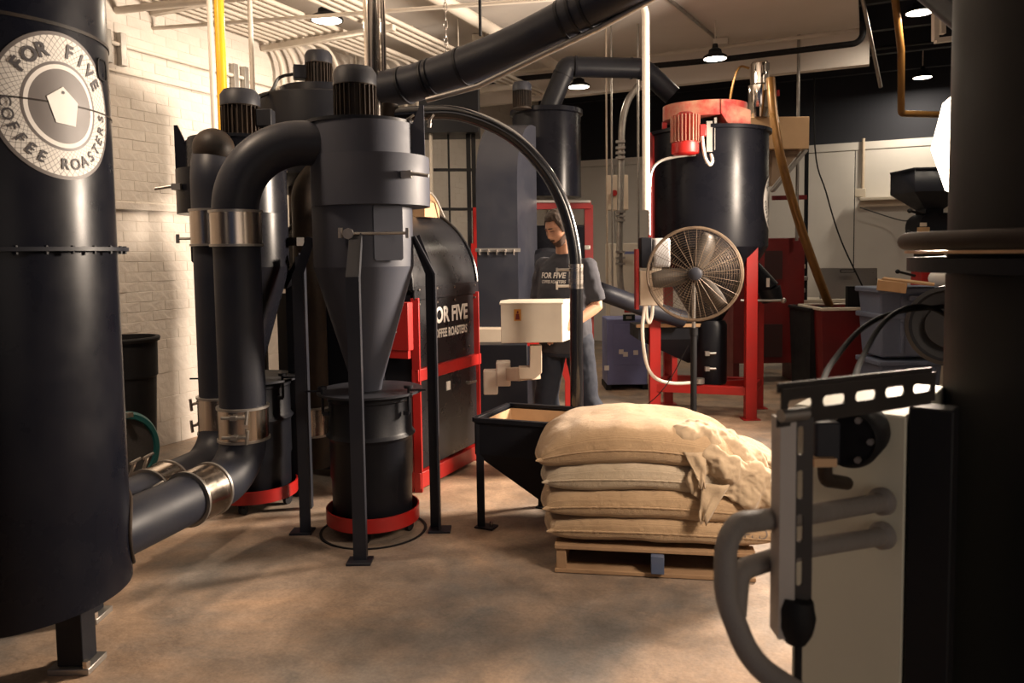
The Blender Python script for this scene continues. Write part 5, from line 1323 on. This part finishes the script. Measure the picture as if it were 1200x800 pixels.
# slotted struts
def strut(name, a, b, wdir, w, t_, m, label, slots, off=0):
    # channel: face plate with slots as real openings
    a = Vector(a); b = Vector(b); ax = (b-a).normalized(); L_ = (b-a).length; nr = ax.cross(wdir).normalized()
    if nr.dot(FL) < 0: nr = -nr
    t = thing(name, label, 'strut', a)
    mb = MB(); pos = [(i+.5)*L_/slots for i in range(slots)]; sl = L_/slots*.26; sw = w*.16
    # grid of outline: plate with slot loops
    for i in range(slots):
        u0, u1 = L_*i/slots, L_*(i+1)/slots; uc = pos[i]; ring = []; outer = []
        n = 20
        for k in range(n):
            an = 2*PI*k/n; cx, cy = math.cos(an), math.sin(an)
            ring.append((uc+(sl if cx > 0 else -sl)*(1 if abs(cx) > 1e-6 else 0)+cx*sw, cy*sw))
            # project on rectangle
            hx_, hy_ = (u1-u0)/2, w/2; s = min(hx_/abs(cx) if abs(cx) > 1e-6 else 9e9, hy_/abs(cy) if abs(cy) > 1e-6 else 9e9)
            outer.append((uc+cx*s, cy*s))
        # insert corners exactly: use angle-sorted corners
        pts_o = outer
        vs = [a+ax*p[0]+wdir*p[1] for p in ring] + [a+ax*p[0]+wdir*p[1] for p in pts_o]
        mb.add(vs, [(k, (k+1) % n, n+(k+1) % n, n+k) for k in range(n)])
        for cxx in (-1, 1):
            for cyy in (-1, 1):
                c0 = a+ax*(uc+cxx*(u1-u0)/2)+wdir*(cyy*w/2)
                best = sorted(range(n), key=lambda k: (vs[n+k]-c0).length)[:2]
                mb.add([c0, vs[n+best[0]], vs[n+best[1]]], [(0, 1, 2)])
    mb.build('web', m, t, smooth=False, solid=.004)
    for s in (-1, 1): MB().bar(a+wdir*s*w/2-nr*.007, b+wdir*s*w/2-nr*.007, .004, .014, up=wdir).build('flange', m, t)
    return t
ST = mat('strut_steel', (.03, .028, .027), .5, .3, (.06, .05, .045), 6, .6)
STL = mat('strut_galvanised', (.55, .50, .45), .5, .1, (.45, .41, .37), 6, .6)
a = P(916, 476, 1.12); b = P(1095, 452, 1.36)
strut('horizontal_strut', a, b, UP, .052, .004, ST, 'horizontal slotted steel strut joining the upright one to the tank', 5)
MB_ = MB()
a2 = at(P(937, 500, 1.15), 1.5-(800-298)/900*0); 
vx = P(937, 600, 1.15)
zt_ = P(937, 490, 1.15).z; zb_ = P(937, 745, 1.15).z
t = strut('upright_strut', at(vx, zt_), at(vx, zb_), RT, .030, .004, ST, 'upright slotted steel strut with taped bottom end near the right edge', 5)
MB().bar(at(vx, zt_)-RT*.022+FW*.01, at(vx, zb_)-RT*.022+FW*.01, .024, .04, up=FW).build('side_flange', STL, t)
tp = MB(); zz = P(935, 752, 1.15).z; tp.tube([at(vx, zz+k*.014)+RT*(-.004+.002*math.sin(k*3)) for k in range(6)], [.016, .024, .028, .029, .028, .025], 16); tp.build('tape_wrap', RUB, t)
MB().cyl(at(vx, .0), at(vx, zb_+.01), .006, n=8).build('thin_rod', RUB, t)
MB().cyl(P(915, 487, 1.12), P(945, 484, 1.14), .010, n=10).build('bolt', DULLS, t)
# pipe loop
GPM = mat('grey_insulated_pipe', (.20, .18, .162), .6, 0, (.27, .245, .22), 8, .6, bump=.2, bscale=60)
t = thing('pipe_loop', 'grey bent pipe loop passing through the upright strut to the panel', 'pipe', P(860, 700, 1.2))
MB().tube(fillet([P(1036, 588, 1.43), P(945, 603, 1.24), P(850, 614, 1.10), P(850, 700, 1.07), P(880, 776, 1.03), P(960, 830, .98)], [.02, .055, .12, .09], 10), .0165, 20).build('upper_pipe', GPM, t)
MB().tube(fillet([P(1036, 628, 1.43), P(945, 642, 1.26), P(866, 668, 1.16), P(862, 720, 1.15)], [.02, .02], 6), .0165, 20).build('lower_pipe', GPM, t)
for y_, d in ((587, 1.43), (627, 1.43)):
    c0 = P(1036, y_, d); MB().lathe([(.018, 0), (.026, 0), (.026, .012), (.018, .02)], c0, 24, M=(P(1036, y_+2.5, 1.40)-P(1060, y_, 1.43)).to_track_quat('Z', 'Y').to_matrix()).build('pipe_collar', GPM, t)
tag(MB().tube(bez([P(962, 452, 1.4), P(975, 425, 1.6), P(1010, 385, 1.8), P(1050, 366, 1.9), P(1115, 358, 1.9)], 30), .006, 8).build('black_cable', CABLE), 'black cable arching from the panel to the tank, outer one', 'cable')
tag(MB().tube(bez([P(1000, 448, 1.4), P(1010, 420, 1.6), P(1035, 378, 1.8), P(1065, 360, 1.9), P(1095, 362, 1.9), P(1125, 380, 1.9)], 30), .006, 8).build('black_cable', CABLE), 'black cable arching from the panel to the tank, inner one', 'cable')
# ================================================================== LEFT: black trash can + round filter
c_ = PX(141, 5.3)
t = thing('trash_can', 'tall black plastic barrel against the brick wall left of the ducts', 'bin', at(c_, 0))
zt_ = P(163, 398, 5.1).z
MB().lathe([(.01, .02), (.16, .02), (.17, .03), (.195, zt_-.28), (.205, zt_-.27), (.21, zt_-.03), (.225, zt_-.03), (.23, zt_-.01), (.225, zt_), (.20, zt_), (.19, zt_-.3), (.15, .05), (.01, .04)], at(c_, 0), 48, caps=False).build('barrel', RUB, t)
c_ = P(150, 526, 4.85); nn = (FL*.55+RT*.83+UP*.12).normalized()
nn = (FL*.8+RT*-.55+UP*.15).normalized()
t = thing('round_screen', 'round mesh screen with teal rubber rim leaning behind the ducts', 'screen', at(c_, 0))
Mv = (FL*.42+RT*.88+UP*.14).normalized().to_track_quat('Z', 'Y').to_matrix()
MB().lathe([(.19, -.03), (.235, -.03), (.24, .0), (.22, .02), (.19, .02), (.19, -.03)], c_, 48, M=Mv, caps=False).build('rim', TEAL, t)
MB().lathe([(.002, .0), (.195, .0)], c_, 40, M=Mv, caps=False).build('mesh_disc', mat('dark_mesh_grey', (.03, .03, .03), .8, .1, (.06, .055, .055), 70), t)
MB().box(c_+Mv @ Vector((0, 0, .02))+UP*.22, (.04, .04, .03)).build('buckle', DULLS, t)
# black posts far middle
for px, d in ((548, 8.0), (558, 8.2)):
    pass
t = thing('dark_rack', 'tall black steel rack behind the roaster hood', 'rack', at(PX(545, 8.3), 0))
for px in (497, 528, 551, 557): q = PX(px, 8.3); MB().bar(at(q, 0), at(q, P(550, 120, 8.3).z), .045 if px > 540 else .02).build('post', RUB, t)
for yy in (150, 199, 245): MB().bar(P(497, yy, 8.3), P(557, yy, 8.3), .03).build('rail', RUB, t)
MB().box((P(500, 140, 8.4)+P(556, 140, 8.4))/2+UP*.1, (.62, .5, .55), rot=YAW).build('top_unit', BLK, t)
MB().bar(P(555, 285, 7.6), P(557, 340, 7.6), .05).build('red_upright', RED, t)

# ================================================================== PERSON
def person():
    base = C(.368, 5.25); f = (FL*.80-RT*.60).normalized(); s = Vector((-f.y, f.x, 0)); s = s if s.dot(RT) > 0 else -s
    def Q(u, v, z): return base + s*u + f*v + UP*z
    t = thing('person', 'bearded man in dark lettered t-shirt and jeans looking down at the control box', 'person', base)
    def loft(mb, rings, n=28, p=2.3):
        vs = []
        for (c, rx, ry) in rings:
            for k in range(n):
                a = 2*PI*k/n; cx, cy = math.cos(a), math.sin(a)
                vs.append(c + s*(rx*math.copysign(abs(cx)**(2/p), cx)) + f*(ry*math.copysign(abs(cy)**(2/p), cy)))
        m = len(rings)
        mb.add(vs, [(j*n+k, j*n+(k+1) % n, (j+1)*n+(k+1) % n, (j+1)*n+k) for j in range(m-1) for k in range(n)] + [tuple(range(n)), tuple(range((m-1)*n, m*n))])
    torso = [(.84, .150, .115, 0), (.92, .178, .130, .0), (1.0, .175, .130, .01), (1.10, .168, .132, .02), (1.20, .178, .132, .015), (1.30, .180, .128, .005), (1.38, .172, .118, -.005), (1.44, .135, .095, -.01), (1.485, .085, .07, -.005)]
    def torso_to(mb, g, z0, z1):
        loft(mb, [(Q(0, v, z), rx+g, ry+g) for z, rx, ry, v in torso if z0 <= z <= z1])
    SH = {-1: (Q(-.170, -.005, 1.40), Q(-.225, .0, 1.14), Q(-.15, .24, 1.08)), 1: (Q(.165, -.015, 1.395), Q(.215, -.05, 1.14), Q(.10, .18, 1.00))}
    LG = {-1: (Q(-.10, .0, .90), Q(-.135, .05, .50), Q(-.14, .0, .09)), 1: (Q(.10, 0, .90), Q(.165, -.01, .50), Q(.27, -.13, .09))}
    def limb(mb, a, b, c, r, n=16, part=(0, 1)):
        pts = []; rr = []
        for i in range(17):
            w = i/16
            p = a.lerp(b, w*2) if w < .5 else b.lerp(c, (w-.5)*2)
            q = r[0]*(1-w*2)+r[1]*w*2 if w < .5 else r[1]*(2-w*2)+r[2]*(w*2-1)
            if w > .5: q += .012*math.sin(PI*min(1, (w-.5)*2.4))*(r[0] > .07)+.004*math.sin(PI*(w-.5)*2)
            if part[0]-1e-6 <= w <= part[1]+1e-6: pts.append(p); rr.append(q)
        mb.tube(pts, rr, n)
    hd = (f*.80-RT*.35-UP*.34).normalized(); hs = hd.cross(UP).normalized(); hs = hs if hs.dot(RT) > 0 else -hs; hu = hs.cross(hd); hu = hu if hu.z > 0 else -hu
    hc = Q(-.005, .075, 1.662)
    def headpt(th, ph, g=0):      # th around from front, ph up
        x = math.sin(th)*math.cos(ph); y = math.cos(th)*math.cos(ph); z = math.sin(ph)
        w = .078; d = .098 if y < 0 else .090; h = .120 if z > 0 else .128
        if z < 0: k = 1-.30*(-z)**1.3; w *= k; d *= (1-.12*(-z)) if y > 0 else (1-.45*(-z))
        p = Vector((x*w, y*d, z*h))
        fr = max(0, y)
        def gs(cx, cz, sx, sz): return math.exp(-((p.x-cx)/sx)**2-((p.z-cz)/sz)**2)*fr
        n_ = gs(0, -.018, .011, .026)*.016 + gs(0, -.034, .015, .011)*.014
        e_ = -(gs(.030, .006, .016, .011)+gs(-.030, .006, .016, .011))*.011
        b_ = (gs(.028, .026, .024, .008)+gs(-.028, .026, .024, .008))*.006
        m_ = gs(0, -.062, .024, .006)*.006 - gs(0, -.0665, .024, .0025)*.005 + gs(0, -.074, .02, .006)*.005 + gs(0, -.10, .02, .014)*.008
        c_ = (gs(.042, -.02, .016, .016)+gs(-.042, -.02, .016, .016))*.005
        p.y += n_+e_+b_+m_+c_; 
        return hc + hs*(p.x*(1+g*10)) + hd*(p.y*(1+g*10)) + hu*(p.z*(1+g*10)) if g else hc + hs*p.x + hd*p.y + hu*p.z
    mb = MB()
    nt, np_ = 96, 64; vs = []; fs = []
    for j in range(np_+1):
        for i in range(nt): vs.append(headpt(2*PI*i/nt, -PI/2+PI*j/np_*.9999+.0001))
    fs = [(j*nt+i, j*nt+(i+1) % nt, (j+1)*nt+(i+1) % nt, (j+1)*nt+i) for j in range(np_) for i in range(nt)]
    mb.add(vs, fs)
    for sg in (-1, 1):           # ears
        M_ = Matrix((hs, hd, hu)).transposed(); mb.ball(hc+hs*sg*.080-hd*.008-hu*.004, .030, .35, .62, 1.05, n=8, M=M_)
    mb.tube([Q(0, -.01, 1.42), Q(0, .01, 1.50), hc-hu*.06-hd*.025, hc-hd*.02], [.075, .058, .056, .05], 20)
    torso_to(mb, -.012, 0, 2)
    for sg in (-1, 1):
        a, b, c = SH[sg]; limb(mb, a, b, c, (.056, .043, .030))
        a2, b2, c2 = LG[sg]; limb(mb, a2, b2, c2, (.088, .060, .042)); mb.tube([c2-f*.05-UP*.03, c2+f*.10-UP*.05, c2+f*.17-UP*.06], [.04, .038, .02], 12)
        # hand
        dirn = (c-b).normalized(); pal = c+dirn*.05; side = dirn.cross(UP).normalized(); nn = side.cross(dirn)
        mb.tube([c, c+dirn*.035, c+dirn*.09], [.028, .036, .034], 14, flat=.55)
        for k, (o_, l_) in enumerate(((-.030, .062), (-.010, .074), (.010, .070), (.028, .055))):
            q = c+dirn*.085+side*o_; d2 = (dirn-UP*.35).normalized(); d3 = (dirn*.6-UP*.8).normalized()
            mb.tube([q, q+d2*l_*.5, q+d2*l_*.5+d3*l_*.5], [.0095, .009, .0075], 8)
        q = c+dirn*.03+side*(-.03*sg); mb.tube([q, q+dirn*.035-side*sg*.03, q+dirn*.065-side*sg*.035-UP*.01], [.012, .011, .009], 8)
    body = mb.build('body', SKIN, t)
    r = body.modifiers.new('remesh', 'REMESH'); r.mode = 'VOXEL'; r.voxel_size = .0055; r.use_smooth_shade = True
    # hair
    mb = MB(); vs = []; idx = {}; fs = []
    def hairline(th):            # lowest latitude of hair
        a = abs((th+PI) % (2*PI)-PI); return .62 if a < .75 else (.62-(a-.75)*1.5 if a < 1.25 else (-.10 if a < 1.75 else -.42))
    nh = 28
    for i in range(nt):
        th = 2*PI*i/nt
        for j in range(nh+1):
            ph = hairline(th)+(PI/2-.001-hairline(th))*j/nh
            p = headpt(th, ph); g = .001+.007*min(1, j/nh*3.5)+.004*noise.noise(p*60)+.009*max(0, math.sin(ph)); vs.append(p+(p-hc).normalized()*g)
    fs = [(i*(nh+1)+j, ((i+1) % nt)*(nh+1)+j, ((i+1) % nt)*(nh+1)+j+1, i*(nh+1)+j+1) for i in range(nt) for j in range(nh)]
    mb.add(vs, fs).build('hair', HAIR, t, ang=180, solid=.006)
    # beard
    mb = MB(); vs = []; ths = [(-1.45+2.9*i/40) for i in range(41)]
    for th in ths:
        top = -.62+.45*(abs(th)/1.45)**2; top = -.44 if abs(th) < .05 else top
        for j in range(13):
            ph = -1.35+(top+1.35)*j/12; p = headpt(th, ph); vs.append(p+(p-hc).normalized()*(.0035+.0025*noise.noise(p*90)))
    mb.add(vs, [(i*13+j, (i+1)*13+j, (i+1)*13+j+1, i*13+j+1) for i in range(40) for j in range(12)])
    vs = []
    for i in range(21):
        th = -.36+.72*i/20
        for ph in (-.50, -.40): p = headpt(th, ph); vs.append(p+(p-hc).normalized()*.004)
    mb.add(vs, [(2*i, 2*i+2, 2*i+3, 2*i+1) for i in range(20)])
    mb.build('beard', mat('beard_hair', (.045, .024, .016), .85, 0, (.09, .05, .034), 80), t, ang=180)
    for sg in (-1, 1):
        mb = MB(); mb.tube([headpt(sg*th, .06-.02*abs(th-.36))+hd*.003 for th in (.18, .27, .36, .45, .54)], [.0018, .003, .0034, .003, .0018], 6); mb.build('eyelid', mat('eyelid_dark', (.10, .045, .03), .7), t)
        mb = MB(); mb.tube([headpt(sg*th, .235-.06*abs(th-.30))+hd*.003 for th in (.12, .22, .34, .46, .56)], [.003, .0045, .0045, .004, .002], 6); mb.build('eyebrow', HAIR, t)
    # t-shirt
    mb = MB(); torso_to(mb, .014, .85, 1.46); loft(mb, [(Q(0, .0, .82), .175, .138), (Q(0, .0, .9), .192, .146), (Q(0, .01, 1.02), .190, .146)])
    loft(mb, [(Q(0, -.008, 1.42), .175, .112), (Q(0, -.006, 1.462), .125, .092), (Q(0, .0, 1.485), .088, .078), (Q(0, .002, 1.50), .074, .070)])
    for sg in (-1, 1):
        a, b, c = SH[sg]; limb(mb, a, b, c, (.074, .072, .05), part=(0, .46)); mb.ball(a, .076, n=10)
    sh = mb.build('tshirt', SHIRT, t); r = sh.modifiers.new('remesh', 'REMESH'); r.mode = 'VOXEL'; r.voxel_size = .009; r.use_smooth_shade = True
    sm = sh.modifiers.new('smooth', 'SMOOTH'); sm.factor = .6; sm.iterations = 6
    tx = bpy.data.textures.new('folds', 'CLOUDS'); tx.noise_scale = .10
    dm = sh.modifiers.new('folds', 'DISPLACE'); dm.texture = tx; dm.strength = .022; dm.mid_level = .5
    L_ = MB(); tmp = MB(); flat_text(tmp, 'FOR FIVE', Vector((0, 1.335, 0)), Vector((1, 0, 0)), Vector((0, 1, 0)), .036, width=.19, bold=.03, skew=.2)
    flat_text(tmp, 'COFFEE ROASTERS', Vector((0, 1.30, 0)), Vector((1, 0, 0)), Vector((0, 1, 0)), .020, width=.19, bold=.02, skew=.2)
    vs = []
    for v in tmp.v:
        u = (v.x-.0); vs.append(Q(u, .005+(.160)*math.sqrt(max(.05, 1-(u/.215)**2)), v.y))
    L_.add(vs, tmp.f); L_.build('shirt_lettering', WHITE, sh)
    # jeans
    mb = MB(); loft(mb, [(Q(0, -.0, .80), .168, .13), (Q(0, 0, .90), .180, .138), (Q(0, 0, .98), .178, .136)])
    for sg in (-1, 1):
        a2, b2, c2 = LG[sg]; limb(mb, a2-UP*.02, b2, c2-UP*.02, (.105, .080, .072)); mb.ball(a2, .108, n=10)
    jn = mb.build('jeans', JEANS, t); r = jn.modifiers.new('remesh', 'REMESH'); r.mode = 'VOXEL'; r.voxel_size = .010; r.use_smooth_shade = True
    sm = jn.modifiers.new('smooth', 'SMOOTH'); sm.factor = .6; sm.iterations = 5
    dm = jn.modifiers.new('folds', 'DISPLACE'); dm.texture = tx; dm.strength = .02; dm.mid_level = .5
    for sg in (-1, 1):
        c2 = LG[sg][2]; mb = MB(); mb.tube([at(c2-f*.07, .045), at(c2-f*.0, .05), at(c2+f*.10, .045), at(c2+f*.185, .035), at(c2+f*.205, .03)], [.035, .045, .046, .038, .018], 16); mb.tube([at(c2, .04), at(c2, .12)], [.045, .05], 14)
        mb.build('shoe', RUB, t)
person()
